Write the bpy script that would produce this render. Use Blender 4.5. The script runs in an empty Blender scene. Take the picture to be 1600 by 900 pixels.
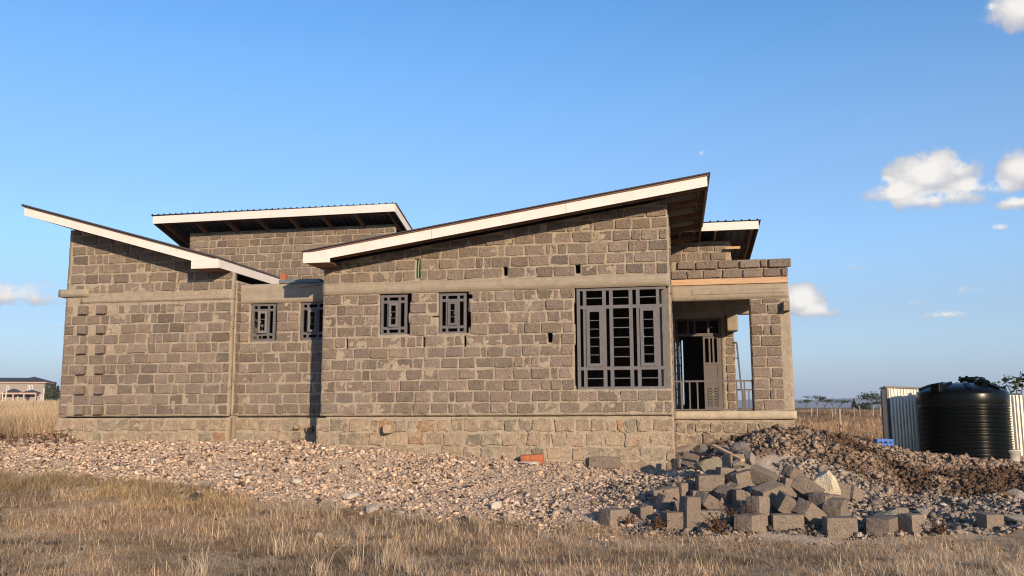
import bpy, math, random
import numpy as np
from mathutils import Matrix, Vector, Euler

S = bpy.context.scene
COL = S.collection
R = math.radians
random.seed(7)
rng = np.random.default_rng(11)

# ------------------------------------------------------------------ camera
EYE = 1.65
cam = bpy.data.cameras.new('camera')
cam.sensor_width = 36.0
cam.lens = 36.0 * 1370 / 1600
cam.clip_start = 0.1
cam.clip_end = 20000
cam_o = bpy.data.objects.new('camera', cam)
COL.objects.link(cam_o)
cam_o.matrix_world = (Matrix.Translation((0, 0, EYE)) @
                      Matrix.Rotation(R(90) + math.atan(190 / 1370), 4, 'X') @
                      Matrix.Rotation(-0.0045, 4, 'Z'))
S.camera = cam_o
S.render.engine = 'CYCLES'
S.cycles.use_denoising = True
S.cycles.max_bounces = 6
S.cycles.filter_width = 1.1
S.view_settings.view_transform = 'Standard'
S.view_settings.look = 'None'
S.view_settings.exposure = 0.30
S.view_settings.gamma = 1.0

# ------------------------------------------------------------------ sky + sun
SUN_EL, SUN_AZ = 14.0, 25.0            # azimuth measured from -Y (behind the camera) towards +X
sun_dir = Vector((math.sin(R(SUN_AZ)) * math.cos(R(SUN_EL)),
                  -math.cos(R(SUN_AZ)) * math.cos(R(SUN_EL)), math.sin(R(SUN_EL))))
sl = bpy.data.lights.new('sun', 'SUN')
sl.energy = 5.0
sl.angle = R(0.5)
sl.color = (1.0, 0.79, 0.56)
so = bpy.data.objects.new('sun', sl)
COL.objects.link(so)
so.location = sun_dir * 60
so.rotation_euler = sun_dir.to_track_quat('Z', 'Y').to_euler()

W = bpy.data.worlds.new('World')
S.world = W
W.use_nodes = True


class NT:
    """small helper round a node tree"""
    def __init__(self, tree):
        self.t = tree
        self.n = tree.nodes
        self.l = tree.links

    def new(self, typ, **kw):
        nd = self.n.new(typ)
        for k, v in kw.items():
            if k == 'ins':
                for i, val in v.items():
                    if hasattr(val, 'is_output'):
                        self.l.new(val, nd.inputs[i])
                    elif val is not None:
                        nd.inputs[i].default_value = val
            else:
                setattr(nd, k, v)
        return nd

    def math(self, op, a, b=0.0, clamp=False):
        nd = self.new('ShaderNodeMath', operation=op, use_clamp=clamp, ins={0: a, 1: b})
        return nd.outputs[0]

    def mix(self, f, a, b, blend='MIX'):
        nd = self.new('ShaderNodeMix', data_type='RGBA', blend_type=blend, ins={0: f})
        for i, v in ((6, a), (7, b)):
            if hasattr(v, 'is_output'):
                self.l.new(v, nd.inputs[i])
            else:
                nd.inputs[i].default_value = (*v, 1) if len(v) == 3 else v
        return nd.outputs[2]

    def ramp(self, f, stops, interp='LINEAR'):
        nd = self.new('ShaderNodeValToRGB', ins={0: f})
        cr = nd.color_ramp
        cr.interpolation = interp
        while len(cr.elements) < len(stops):
            cr.elements.new(0.5)
        for e, (p, c) in zip(cr.elements, stops):
            e.position = p
            e.color = (c, c, c, 1) if not hasattr(c, '__len__') else (*c, 1)
        return nd.outputs[0]

    def noise(self, vec, scale, detail=4.0, rough=0.55, dist=0.0):
        nd = self.new('ShaderNodeTexNoise', ins={'Vector': vec, 'Scale': scale, 'Detail': detail,
                                                 'Roughness': rough, 'Distortion': dist})
        return nd.outputs['Fac']


def build_sky():
    t = NT(W.node_tree)
    t.n.clear()
    out = t.new('ShaderNodeOutputWorld')
    bg = t.new('ShaderNodeBackground')
    t.l.new(bg.outputs[0], out.inputs[0])
    bg.inputs['Strength'].default_value = SKY_STRENGTH
    sky = t.new('ShaderNodeTexSky', sky_type='NISHITA')
    sky.sun_disc = False
    sky.sun_elevation = R(SUN_EL)
    sky.sun_rotation = R(180 - SUN_AZ)
    sky.altitude = 1600
    sky.air_density = 1.0
    sky.dust_density = 0.2
    sky.ozone_density = 2.5
    # clouds: puffs of cumulus low over the plain, as directions on the sky
    geo = t.new('ShaderNodeTexCoord')
    d = geo.outputs['Generated']
    sep = t.new('ShaderNodeSeparateXYZ', ins={0: d})
    az = t.math('ARCTAN2', sep.outputs[0], sep.outputs[1])
    el = t.math('ARCSINE', sep.outputs[2])
    cv = t.new('ShaderNodeCombineXYZ', ins={0: az, 1: el, 2: 0.0})
    n1 = t.noise(cv.outputs[0], 22.0, 6.0, 0.58, 0.15)
    n2 = t.noise(cv.outputs[0], 60.0, 5.0, 0.6)
    nn = t.math('ADD', t.math('MULTIPLY', n1, 0.72), t.math('MULTIPLY', n2, 0.28))
    total = None
    shade = None
    for (a, e, ra, re, amp, base) in CLOUDS:
        da = t.math('DIVIDE', t.math('SUBTRACT', az, R(a)), R(ra))
        de = t.math('DIVIDE', t.math('SUBTRACT', el, R(e)), R(re))
        # flat base: squeeze below the centre
        low = t.math('LESS_THAN', de, 0.0)
        de2 = t.math('MULTIPLY', de, t.math('ADD', 1.0, t.math('MULTIPLY', low, base)))
        rr = t.math('SQRT', t.math('ADD', t.math('MULTIPLY', da, da), t.math('MULTIPLY', de2, de2)))
        fall = t.math('SUBTRACT', 1.0, rr, True)
        v = t.math('MULTIPLY', t.math('POWER', fall, 0.55), amp)
        shd = t.math('MULTIPLY', fall, t.math('ADD', 0.55, t.math('MULTIPLY', de, 0.75)))
        total = v if total is None else t.math('MAXIMUM', total, v)
        shade = shd if shade is None else t.math('MAXIMUM', shade, shd)
    dens = t.math('MULTIPLY', total, 1.0)
    f = t.math('ADD', dens, t.math('MULTIPLY', t.math('SUBTRACT', nn, 0.5), 2.7))
    f = t.ramp(f, [(0.33, 0.0), (0.78, 1.0)], 'EASE')
    f = t.math('MULTIPLY', f, t.ramp(total, [(0.0, 0.0), (0.3, 1.0)]))
    f = t.math('MULTIPLY', f, 0.93)
    lit = t.ramp(t.math('ADD', shade, t.math('MULTIPLY', t.math('SUBTRACT', nn, 0.5), 1.0)),
                 [(0.08, (0.382, 0.407, 0.481)), (0.34, (0.581, 0.564, 0.564)), (0.55, (0.813, 0.772, 0.714))])
    litk = t.new('ShaderNodeVectorMath', operation='SCALE', ins={0: lit, 'Scale': 1.0 / SKY_STRENGTH})
    col = sky.outputs[0]
    hsv = t.new('ShaderNodeHueSaturation', ins={'Saturation': SKY_SAT, 'Value': SKY_GAIN, 'Color': col})
    # dusty air low over the plain, the same all the way round
    k = 1.0 / SKY_STRENGTH
    band = t.ramp(t.math('ABSOLUTE', sep.outputs[2]), [(0.0, 0.95), (0.09, 0.72), (0.2, 0.40), (0.46, 0.0)], 'EASE')
    hz = t.mix(band, hsv.outputs[0], tuple(c * k for c in HAZE_COL))
    m = t.mix(f, hz, litk.outputs[0])
    t.l.new(m, bg.inputs['Color'])


SKY_STRENGTH = 0.15
SKY_SAT = 1.16
SKY_GAIN = 1.32
HAZE_COL = (0.285, 0.355, 0.485)
# azimuth, elevation, half width, half height (degrees), amount, flatness of base
CLOUDS = [
    (26.3, 13.3, 3.5, 2.2, 1.25, .8), (26.2, 12.1, 4.4, 1.0, .85, .2), (29.4, 12.4, 2.0, .8, .5, 0), (24.3, 12.6, 2.9, 1.3, .95, .6), (28.3, 12.6, 2.8, 1.0, .72, .5), (27.6, 13.6, 1.6, 1.5, .9, .8), (23.6, 13.4, 1.2, .6, .55, .3),
    (31.2, 13.0, 2.1, 2.0, 1.2, .8), (30.6, 11.5, 1.6, .6, .6, .3), (31.6, 21.8, 2.4, 2.0, 1.2, .6), (30.0, 22.4, .9, .4, .5, .2),
    (18.4, 6.4, 2.3, 1.6, 1.2, .9), (19.5, 5.9, 1.8, .9, .8, .5), (-29.5, 6.5, 4.2, 1.3, .95, .6),
    (28.3, 6.6, 2.4, .8, .68, .2), (24.5, 6.2, 2.0, .7, .6, .2), (26.5, 5.4, 4.0, .6, .5, 0), (20.5, 8.6, 2.0, .4, .35, 0), (31.0, 7.2, 1.3, .5, .55, .2), (19.6, 2.8, 2.5, .6, .45, 0),
    (12.6, 16.2, .6, .3, .45, 0), (29.5, 10.2, .9, .35, .5, 0), (27.7, 17.6, 1.6, .35, .35, 0), (-27.0, 5.0, 4.0, .4, .35, 0),
]
build_sky()


# ------------------------------------------------------------------ noise + terrain
def _hash(ix, iy, seed):
    h = (ix.astype(np.int64) * 374761393 + iy.astype(np.int64) * 668265263 + seed * 974634777) & 0x7fffffff
    h = ((h ^ (h >> 13)) * 1274126177) & 0x7fffffff
    return ((h ^ (h >> 16)) & 0xffff) / 65535.0


def vnoise(x, y, seed=0):
    x = np.asarray(x, float); y = np.asarray(y, float)
    ix = np.floor(x); iy = np.floor(y)
    fx = x - ix; fy = y - iy
    fx = fx * fx * (3 - 2 * fx); fy = fy * fy * (3 - 2 * fy)
    a = _hash(ix, iy, seed); b = _hash(ix + 1, iy, seed)
    c = _hash(ix, iy + 1, seed); d = _hash(ix + 1, iy + 1, seed)
    return (a * (1 - fx) + b * fx) * (1 - fy) + (c * (1 - fx) + d * fx) * fy


def fbm(x, y, seed=0, octv=4, gain=0.5):
    s = 0; a = 1; n = 0
    for k in range(octv):
        s = s + a * vnoise(x * 2 ** k, y * 2 ** k, seed + k * 17); n += a; a *= gain
    return s / n


def sstep(e0, e1, x):
    t = np.clip((x - e0) / (e1 - e0), 0, 1)
    return t * t * (3 - 2 * t)


PSI = R(10.55)
HO = np.array([0.0, 17.3])


def hw(u, v):
    """house coordinates (along the front, into the house) to the world"""
    return (HO[0] + u * math.cos(PSI) + v * math.sin(PSI), HO[1] - u * math.sin(PSI) + v * math.cos(PSI))


def wh(X, Y):
    dx = X - HO[0]; dy = Y - HO[1]
    return dx * math.cos(PSI) - dy * math.sin(PSI), dx * math.sin(PSI) + dy * math.cos(PSI)


# heights of the ground (X, Y, z), paced out over the plot
GP = [(-5, 8.8, .05), (0, 8.7, .05), (4.8, 8.5, .06), (0, 0, 0), (-20, 0, .3), (20, 0, .2), (0, -30, -.3), (-9, 5, .1), (9, 5, .1),
      (-6.96, 12.2, .30), (-8.9, 15.5, .64), (-6.46, 15.0, .57), (-4.07, 14.2, .35), (-1.95, 13.6, .2), (0, 12.6, .07),
      (1.17, 11.9, 0), (4.17, 11.8, -.02), (5.89, 11.9, .02), (7.16, 12.6, .15), (-13, 16, .85), (-3, 11, .08), (3, 10.5, .0), (7, 10, .05),
      (2.7, 12.2, .02), (2.9, 13.3, .24), (3.6, 13.5, .30), (4.4, 13.4, .27), (5.3, 13.3, .15), (3.2, 14.3, .50), (4.2, 14.5, .54), (2.4, 13.0, .2), (4.0, 12.5, .1),
      (4.4, 15.6, .95), (5.35, 16.0, 1.10), (5.9, 16.1, 1.08), (6.6, 16.1, .84), (7.4, 16.0, .76), (8.3, 15.6, .58), (9.3, 15.6, .5), (11, 15.5, .5),
      (6.2, 14.3, .34), (7.4, 14.2, .33), (8.6, 14.0, .3), (10, 13.5, .3), (5.0, 14.9, .75),
      (7.3, 18.2, .62), (8.6, 19.0, .56), (10.5, 18.6, .5), (12.5, 19, .55), (9.5, 21, .6), (6.4, 19.0, .62),
      (14.5, 40, .45), (10, 30, .5), (25, 60, .55), (40, 100, .75), (20, 40, .5), (60, 150, 1.2), (110, 300, 1.6),
      (-11, 20, .97), (-16.4, 30, 1.2), (-13, 20, 1.0), (-33, 60, 1.7), (-55, 100, 2.3), (-82, 150, 3.0), (-140, 260, 4.6),
      (0, 30, .9), (0, 100, 1.4), (0, 300, 2)]
for _u, _v, _z in [(-4, -.1, .9), (-2.6, -.1, .84), (-1.2, -.1, .75), (.6, -.1, .66), (1.8, -.1, .56), (3.1, -.1, .52), (-10.4, .4, 1.0), (-8.5, .4, .99), (-6.4, .4, 1.0),
                   (-5.3, .7, .98), (-4.2, .7, .92), (-4.2, 4, .9), (3.2, 1.9, .85), (4.4, 1.9, 1.05), (5.5, 1.9, 1.15), (0, 5, .8), (-8, 5, 1.0),
                   (-2.2, -1.3, .62), (-.2, -1.3, .52), (1.6, -1.3, .42), (-4.2, -1.3, .72), (-6.5, -1.0, .82), (-9, -1.2, .80)]:
    _x, _y = hw(_u, _v)
    GP.append((_x, _y, _z))
GP = np.array(GP)


def _warp(X, Y):
    dx = X; dy = Y - 13.0
    r = np.hypot(dx, dy) + 1e-6
    k = np.log1p(r / 10.0) * 10.0 / r
    return dx * k, dy * k


def _tps(r2):
    return 0.5 * r2 * np.log(r2 + 1e-9)


_cx, _cy = _warp(GP[:, 0], GP[:, 1])
_n = len(GP)
_K = _tps((_cx[:, None] - _cx[None]) ** 2 + (_cy[:, None] - _cy[None]) ** 2) + np.eye(_n) * 0.02
_P = np.c_[np.ones(_n), _cx, _cy]
_A = np.zeros((_n + 3, _n + 3)); _A[:_n, :_n] = _K; _A[:_n, _n:] = _P; _A[_n:, :_n] = _P.T
_w = np.linalg.solve(_A, np.r_[GP[:, 2], 0, 0, 0])


def base_z(X, Y):
    X = np.asarray(X, float); Y = np.asarray(Y, float)
    sh = X.shape
    wx, wy = _warp(X.ravel(), Y.ravel())
    z = _w[_n] + _w[_n + 1] * wx + _w[_n + 2] * wy
    for i in range(_n):
        z = z + _w[i] * _tps((wx - _cx[i]) ** 2 + (wy - _cy[i]) ** 2)
    return z.reshape(sh)


# edge of the rubble bank (grass in front of it) as Y over X
EDGE = np.array([(-30, 17.5), (-13, 16.2), (-8.9, 15.05), (-6.46, 14.6), (-5.3, 14.3), (-4.07, 13.95), (-1.95, 13.6), (-1, 13.15), (0, 12.55), (1.17, 11.9), (2, 11.75),
                 (4.2, 11.75), (5.0, 11.85), (5.9, 11.7), (7.2, 12.1), (12, 12.4), (30, 12)])
# foot of the soil heap
FOOT = np.array([(3.2, 17.5), (4.2, 15.3), (4.9, 14.95), (5.6, 14.5), (6.3, 14.0), (7.2, 13.6), (8.5, 13.5), (10, 13.6), (14, 13.6)])


def zones(X, Y):
    n = fbm(X * 0.9, Y * 0.9, 5, 4) - 0.5
    e = np.interp(X, EDGE[:, 0], EDGE[:, 1])
    g = sstep(-0.55, 0.40, Y - e + n * 1.9)
    back = np.where(X < -9, 19.6 + 0.12 * (X + 13), 24)
    g = g * (1 - sstep(-0.4, 0.5, Y - back + n * 1.0))
    f = np.interp(X, FOOT[:, 0], FOOT[:, 1])
    s = sstep(-0.2, 0.2, Y - f + n * 0.9) * (X > 3.0) * (Y < 17.6 + n)
    far = sstep(18.5, 20.0, Y + n) * (X > 4)
    g = g * (1 - far)
    return g * (1 - s), s          # gravel, soil


def ground_z(X, Y):
    X = np.asarray(X, float); Y = np.asarray(Y, float)
    z = base_z(X, Y)
    g, s = zones(X, Y)
    near = 1 - sstep(30, 60, np.hypot(X, Y))
    z = z + near * (fbm(X * 0.55, Y * 0.55, 3, 3) - 0.5) * 0.10
    z = z + near * (fbm(X * 3.0, Y * 3.0, 8, 3) - 0.5) * (0.05 + 0.07 * g + 0.20 * s)
    far = sstep(24, 34, Y) * (1 - sstep(150, 400, np.hypot(X, Y)))
    z = z + far * (fbm(X * 0.22, Y * 0.22, 21, 3) - 0.5) * np.where(X > 0, 0.75, 0.25)
    # the trench edge at the far left
    tr = np.exp(-((Y - (19.4 + 0.12 * (X + 12))) / 0.35) ** 2) * (X < -9.6) * (X > -30)
    z = z + tr * 0.12
    return z


# ------------------------------------------------------------------ object helpers
def link(o, parent=None):
    COL.objects.link(o)
    if parent is not None:
        o.parent = parent
    return o


def tag(o, label=None, cat=None, group=None, kind=None):
    if label: o['label'] = label
    if cat: o['category'] = cat
    if group: o['group'] = group
    if kind: o['kind'] = kind
    return o


def empty(name, loc=(0, 0, 0), rz=0.0, parent=None):
    o = bpy.data.objects.new(name, None)
    o.empty_display_size = 0.2
    o.location = loc
    o.rotation_euler = (0, 0, rz)
    return link(o, parent)


def mesh_np(name, verts, faces, mats, tint=None, smooth=False, matidx=None):
    """verts (n,3), faces (m,k) array with one k, or list of tuples"""
    me = bpy.data.meshes.new(name)
    if isinstance(faces, np.ndarray):
        m, k = faces.shape
        me.vertices.add(len(verts))
        me.vertices.foreach_set('co', np.asarray(verts, np.float32).ravel())
        me.loops.add(m * k)
        me.loops.foreach_set('vertex_index', faces.astype(np.int32).ravel())
        me.polygons.add(m)
        me.polygons.foreach_set('loop_start', np.arange(0, m * k, k, dtype=np.int32))
        me.polygons.foreach_set('loop_total', np.full(m, k, np.int32))
        me.update(calc_edges=True)
    else:
        me.from_pydata([tuple(map(float, v)) for v in verts], [], faces)
    if smooth:
        me.polygons.foreach_set('use_smooth', np.ones(len(me.polygons), bool))
    if tint is not None:
        t = np.asarray(tint, np.float32)
        if t.ndim == 1:
            t = np.tile(t, (len(verts), 1))
        if t.shape[1] == 3:
            t = np.c_[t, np.ones(len(t), np.float32)]
        at = me.color_attributes.new('tint', 'FLOAT_COLOR', 'POINT')
        at.data.foreach_set('color', t.astype(np.float32).ravel())
    for mm in (mats if isinstance(mats, (list, tuple)) else [mats]):
        me.materials.append(mm)
    if matidx is not None:
        me.polygons.foreach_set('material_index', np.asarray(matidx, np.int32))
    me.update()
    return me


class MB:
    """collects boxes, bars and tubes into one mesh"""
    def __init__(self):
        self.v = []
        self.f = []

    def add(self, vs, fs):
        b = len(self.v)
        self.v += [tuple(p) for p in vs]
        self.f += [tuple(i + b for i in q) for q in fs]
        return self

    def box(self, x0, x1, y0, y1, z0, z1, M=None):
        p = [(x0, y0, z0), (x1, y0, z0), (x1, y1, z0), (x0, y1, z0), (x0, y0, z1), (x1, y0, z1), (x1, y1, z1), (x0, y1, z1)]
        if M is not None:
            p = [tuple(M @ Vector(q)) for q in p]
        return self.add(p, [(0, 3, 2, 1), (4, 5, 6, 7), (0, 1, 5, 4), (1, 2, 6, 5), (2, 3, 7, 6), (3, 0, 4, 7)])

    def hexa(self, bot, top):
        return self.add(list(bot) + list(top), [(0, 3, 2, 1), (4, 5, 6, 7), (0, 1, 5, 4), (1, 2, 6, 5), (2, 3, 7, 6), (3, 0, 4, 7)])

    def beam(self, a, b, w, h):
        a = Vector(a); b = Vector(b)
        d = (b - a).normalized()
        up = Vector((0, 0, 1)) if abs(d.z) < 0.9 else Vector((0, 1, 0))
        s = d.cross(up).normalized() * w / 2
        t = s.cross(d).normalized() * h / 2
        return self.hexa([a - s - t, a + s - t, a + s + t, a - s + t], [b - s - t, b + s - t, b + s + t, b - s + t])

    def tube(self, pts, rads, n=8, cap=True):
        pts = [Vector(p) for p in pts]
        b0 = len(self.v)
        for i, p in enumerate(pts):
            d = (pts[min(i + 1, len(pts) - 1)] - pts[max(i - 1, 0)]).normalized()
            up = Vector((0, 0, 1)) if abs(d.z) < 0.9 else Vector((1, 0, 0))
            s = d.cross(up).normalized(); t = s.cross(d).normalized()
            r = rads[i] if hasattr(rads, '__len__') else rads
            for k in range(n):
                a = 2 * math.pi * k / n
                self.v.append(tuple(p + s * math.cos(a) * r + t * math.sin(a) * r))
        for i in range(len(pts) - 1):
            for k in range(n):
                self.f.append((b0 + i * n + k, b0 + i * n + (k + 1) % n, b0 + (i + 1) * n + (k + 1) % n, b0 + (i + 1) * n + k))
        if cap:
            self.f.append(tuple(b0 + k for k in range(n))[::-1])
            self.f.append(tuple(b0 + (len(pts) - 1) * n + k for k in range(n)))
        return self

    def lathe(self, prof, n=48, cx=0, cy=0):
        b0 = len(self.v)
        for r, z in prof:
            for k in range(n):
                a = 2 * math.pi * k / n
                self.v.append((cx + r * math.cos(a), cy + r * math.sin(a), z))
        for i in range(len(prof) - 1):
            for k in range(n):
                self.f.append((b0 + i * n + k, b0 + i * n + (k + 1) % n, b0 + (i + 1) * n + (k + 1) % n, b0 + (i + 1) * n + k))
        return self

    def build(self, name, mat, parent=None, smooth=False, bevel=0.0, tint=None):
        me = bpy.data.meshes.new(name)
        me.from_pydata(self.v, [], self.f)
        me.materials.append(mat)
        if smooth:
            me.polygons.foreach_set('use_smooth', np.ones(len(me.polygons), bool))
        if tint is not None:
            at = me.color_attributes.new('tint', 'FLOAT_COLOR', 'POINT')
            at.data.foreach_set('color', np.tile(np.array([*tint, 1], np.float32), len(me.vertices)))
        o = bpy.data.objects.new(name, me)
        if bevel:
            m = o.modifiers.new('bevel', 'BEVEL'); m.width = bevel; m.segments = 2; m.limit_method = 'ANGLE'
        return link(o, parent)


# ------------------------------------------------------------------ materials
def mat(name):
    m = bpy.data.materials.new(name)
    m.use_nodes = True
    t = NT(m.node_tree)
    b = t.n['Principled BSDF']
    return m, t, b


def bump(t, b, h, dist, strength=1.0):
    nd = t.new('ShaderNodeBump', ins={'Height': h, 'Distance': dist, 'Strength': strength})
    t.l.new(nd.outputs[0], b.inputs['Normal'])


def m_stone(name='volcanic_stone', smear=0.68, wash=(0.386, 0.307, 0.218), amt=0.5, red=False, bd=0.03):
    m, t, b = mat(name)
    g = t.new('ShaderNodeNewGeometry').outputs['Position']
    tint = t.new('ShaderNodeAttribute', attribute_name='tint').outputs['Color']
    n1 = t.noise(g, 7, 5, 0.6)
    n2 = t.noise(g, 45, 4, 0.65)
    c = t.mix(t.ramp(n2, [(0.3, 0), (0.75, 1)]), (0.097, 0.076, 0.061), (0.269, 0.214, 0.172))
    c = t.mix(t.math('MULTIPLY', n1, 0.5), c, (0.277, 0.220, 0.168))
    c = t.mix(1.0, c, tint, 'MULTIPLY')
    vo = t.new('ShaderNodeTexVoronoi', ins={'Vector': g, 'Scale': 38.0, 'Randomness': 1.0})
    pit = t.ramp(vo.outputs['Distance'], [(0.14, 1), (0.34, 0)])
    pk = t.math('MULTIPLY', pit, t.ramp(t.noise(g, 11, 3), [(0.48, 0), (0.62, 1)]))
    c = t.mix(t.math('MULTIPLY', pk, 0.75), c, (0.06, 0.052, 0.045))
    # mortar smeared over the faces
    sm = t.ramp(t.math('ADD', t.noise(g, 7.0, 6, 0.66, 0.5), t.math('MULTIPLY', n2, 0.12)), [(smear - 0.05, 0), (smear + 0.14, 1)])
    c = t.mix(t.math('MULTIPLY', sm, amt), c, wash)
    if red:
        c = t.mix(t.ramp(t.noise(g, 2.6, 4, 0.6), [(0.655, 0), (0.69, 0.8)]), c, (0.30, 0.085, 0.04))
    t.l.new(c, b.inputs['Base Color'])
    b.inputs['Roughness'].default_value = 0.95
    b.inputs['Specular IOR Level'].default_value = 0.15
    wv = t.new('ShaderNodeTexNoise', ins={'Vector': t.new('ShaderNodeMapping', ins={0: g, 2: (0.5, 0.1, 0.4), 3: (60, 60, 9)}).outputs[0], 'Scale': 1.0, 'Detail': 3.0})
    h = t.math('ADD', t.math('MULTIPLY', t.noise(g, 26, 5, 0.6), 1.0), t.math('MULTIPLY', wv.outputs['Fac'], 0.35))
    h = t.math('SUBTRACT', h, t.math('MULTIPLY', pk, 0.6))
    bump(t, b, h, bd)
    return m


def m_mortar(name='mortar', c0=(0.315, 0.255, 0.190), c1=(0.44, 0.365, 0.278)):
    m, t, b = mat(name)
    g = t.new('ShaderNodeNewGeometry').outputs['Position']
    n1 = t.noise(g, 5, 5, 0.6)
    n2 = t.noise(g, 60, 4, 0.65)
    c = t.mix(t.ramp(n1, [(0.3, 0), (0.7, 1)]), c0, c1)
    c = t.mix(t.ramp(n2, [(0.35, 0.5), (0.6, 0)]), c, (0.27, 0.22, 0.16))
    vo = t.new('ShaderNodeTexVoronoi', feature='DISTANCE_TO_EDGE', ins={'Vector': t.new('ShaderNodeMixRGB', ins={0: 0.12, 1: g, 2: t.new('ShaderNodeTexNoise', ins={'Vector': g, 'Scale': 6.0}).outputs['Color']}).outputs[0], 'Scale': 5.5})
    crack = t.math('MULTIPLY', t.ramp(vo.outputs['Distance'], [(0.0, 1), (0.035, 0)]), t.ramp(t.noise(g, 2.2, 3), [(0.50, 0), (0.58, 1)]))
    c = t.mix(t.math('MULTIPLY', crack, 0.85), c, (0.07, 0.055, 0.04))
    t.l.new(c, b.inputs['Base Color'])
    b.inputs['Roughness'].default_value = 0.97
    b.inputs['Specular IOR Level'].default_value = 0.1
    bump(t, b, t.math('ADD', t.noise(g, 22, 6, 0.65), t.math('MULTIPLY', n2, 0.4)), 0.035)
    return m


def m_concrete(name, c0, c1, streak=True):
    m, t, b = mat(name)
    g = t.new('ShaderNodeTexCoord').outputs['Object']
    st = t.new('ShaderNodeMapping', ins={0: g, 3: (0.9, 0.9, 42)}).outputs[0]
    n1 = t.noise(st, 1.0, 5, 0.6)
    n2 = t.noise(g, 6, 6, 0.65)
    n3 = t.noise(g, 90, 3, 0.6)
    f = t.math('ADD', t.math('MULTIPLY', n1, 0.5 if streak else 0.1), t.math('MULTIPLY', n2, 0.5 if streak else 0.9))
    c = t.mix(t.ramp(f, [(0.35, 0), (0.65, 1)]), c0, c1)
    c = t.mix(t.ramp(n3, [(0.30, 0.5), (0.5, 0)]), c, tuple(x * 0.5 for x in c0))
    t.l.new(c, b.inputs['Base Color'])
    b.inputs['Roughness'].default_value = 0.93
    b.inputs['Specular IOR Level'].default_value = 0.15
    bump(t, b, t.math('ADD', t.math('ADD', n1, n2), t.math('MULTIPLY', n3, 0.25)), 0.007)
    return m


def m_simple(name, col, rough=0.7, metal=0.0, var=0.2, scale=12, bd=0.002, spec=0.4, tint=False, grain=None):
    m, t, b = mat(name)
    g = t.new('ShaderNodeTexCoord').outputs['Object']
    if grain:
        g2 = t.new('ShaderNodeMapping', ins={0: g, 3: grain}).outputs[0]
    else:
        g2 = g
    n = t.noise(g2, scale, 5, 0.6)
    c = t.mix(t.ramp(n, [(0.3, 0), (0.7, 1)]), tuple(x * (1 - var) for x in col), tuple(min(1, x * (1 + var)) for x in col))
    if tint:
        a = t.new('ShaderNodeAttribute', attribute_name='tint').outputs['Color']
        c = t.mix(1.0, c, a, 'MULTIPLY')
    t.l.new(c, b.inputs['Base Color'])
    b.inputs['Roughness'].default_value = rough
    b.inputs['Metallic'].default_value = metal
    b.inputs['Specular IOR Level'].default_value = spec
    if bd:
        bump(t, b, t.noise(g2, scale * 2.5, 4, 0.6), bd)
    return m


def m_fascia():
    m, t, b = mat('white_fascia_paint')
    g = t.new('ShaderNodeTexCoord').outputs['Object']
    n = t.noise(g, 5, 4)
    c = t.mix(t.ramp(n, [(0.3, 0), (0.7, 1)]), (0.62, 0.555, 0.50), (0.69, 0.625, 0.57))
    vo = t.new('ShaderNodeTexVoronoi', ins={'Vector': g, 'Scale': 2.3, 'Randomness': 1.0})
    c = t.mix(t.ramp(vo.outputs['Distance'], [(0.02, 0.8), (0.045, 0)]), c, (0.35, 0.30, 0.25))
    t.l.new(c, b.inputs['Base Color'])
    b.inputs['Roughness'].default_value = 0.6
    bump(t, b, t.noise(t.new('ShaderNodeMapping', ins={0: g, 3: (1, 30, 30)}).outputs[0], 3, 4), 0.001)
    return m


def m_ground():
    m, t, b = mat('dry_earth')
    g = t.new('ShaderNodeNewGeometry').outputs['Position']
    z = t.new('ShaderNodeAttribute', attribute_name='tint')
    sep = t.new('ShaderNodeSeparateColor', ins={0: z.outputs['Color']})
    gr, so_, fa = sep.outputs[0], sep.outputs[1], sep.outputs[2]
    n1 = t.noise(g, 0.9, 6, 0.62)
    n2 = t.noise(g, 7, 6, 0.65)
    n3 = t.noise(g, 45, 4, 0.65)
    grass = t.mix(t.ramp(n1, [(0.35, 0), (0.68, 1)]), (0.40, 0.28, 0.165), (0.60, 0.45, 0.28))
    grass = t.mix(t.ramp(n2, [(0.28, 0.8), (0.46, 0)]), grass, (0.12, 0.085, 0.055))
    grass = t.mix(t.ramp(n3, [(0.5, 0), (0.75, 0.6)]), grass, (0.60, 0.46, 0.29))
    farc = t.mix(t.ramp(t.noise(g, 0.10, 6, 0.65), [(0.38, 0), (0.62, 1)]), (0.135, 0.095, 0.05), (0.34, 0.245, 0.125))
    farc = t.mix(t.ramp(t.noise(g, 0.5, 5, 0.65), [(0.52, 0), (0.64, 0.55)]), farc, (0.10, 0.065, 0.04))
    grass = t.mix(fa, grass, farc)
    grav = t.mix(t.ramp(n2, [(0.3, 0), (0.7, 1)]), (0.44, 0.335, 0.245), (0.60, 0.475, 0.36))
    grav = t.mix(t.ramp(n3, [(0.45, 0), (0.7, 0.7)]), grav, (0.62, 0.51, 0.40))
    soil = t.mix(t.ramp(n2, [(0.3, 0), (0.7, 1)]), (0.075, 0.050, 0.034), (0.19, 0.135, 0.095))
    c = t.mix(gr, grass, grav)
    c = t.mix(so_, c, soil)
    t.l.new(c, b.inputs['Base Color'])
    b.inputs['Roughness'].default_value = 1.0
    b.inputs['Specular IOR Level'].default_value = 0.05
    bump(t, b, t.math('ADD', n2, t.math('MULTIPLY', n3, 0.6)), 0.05)
    return m


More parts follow.
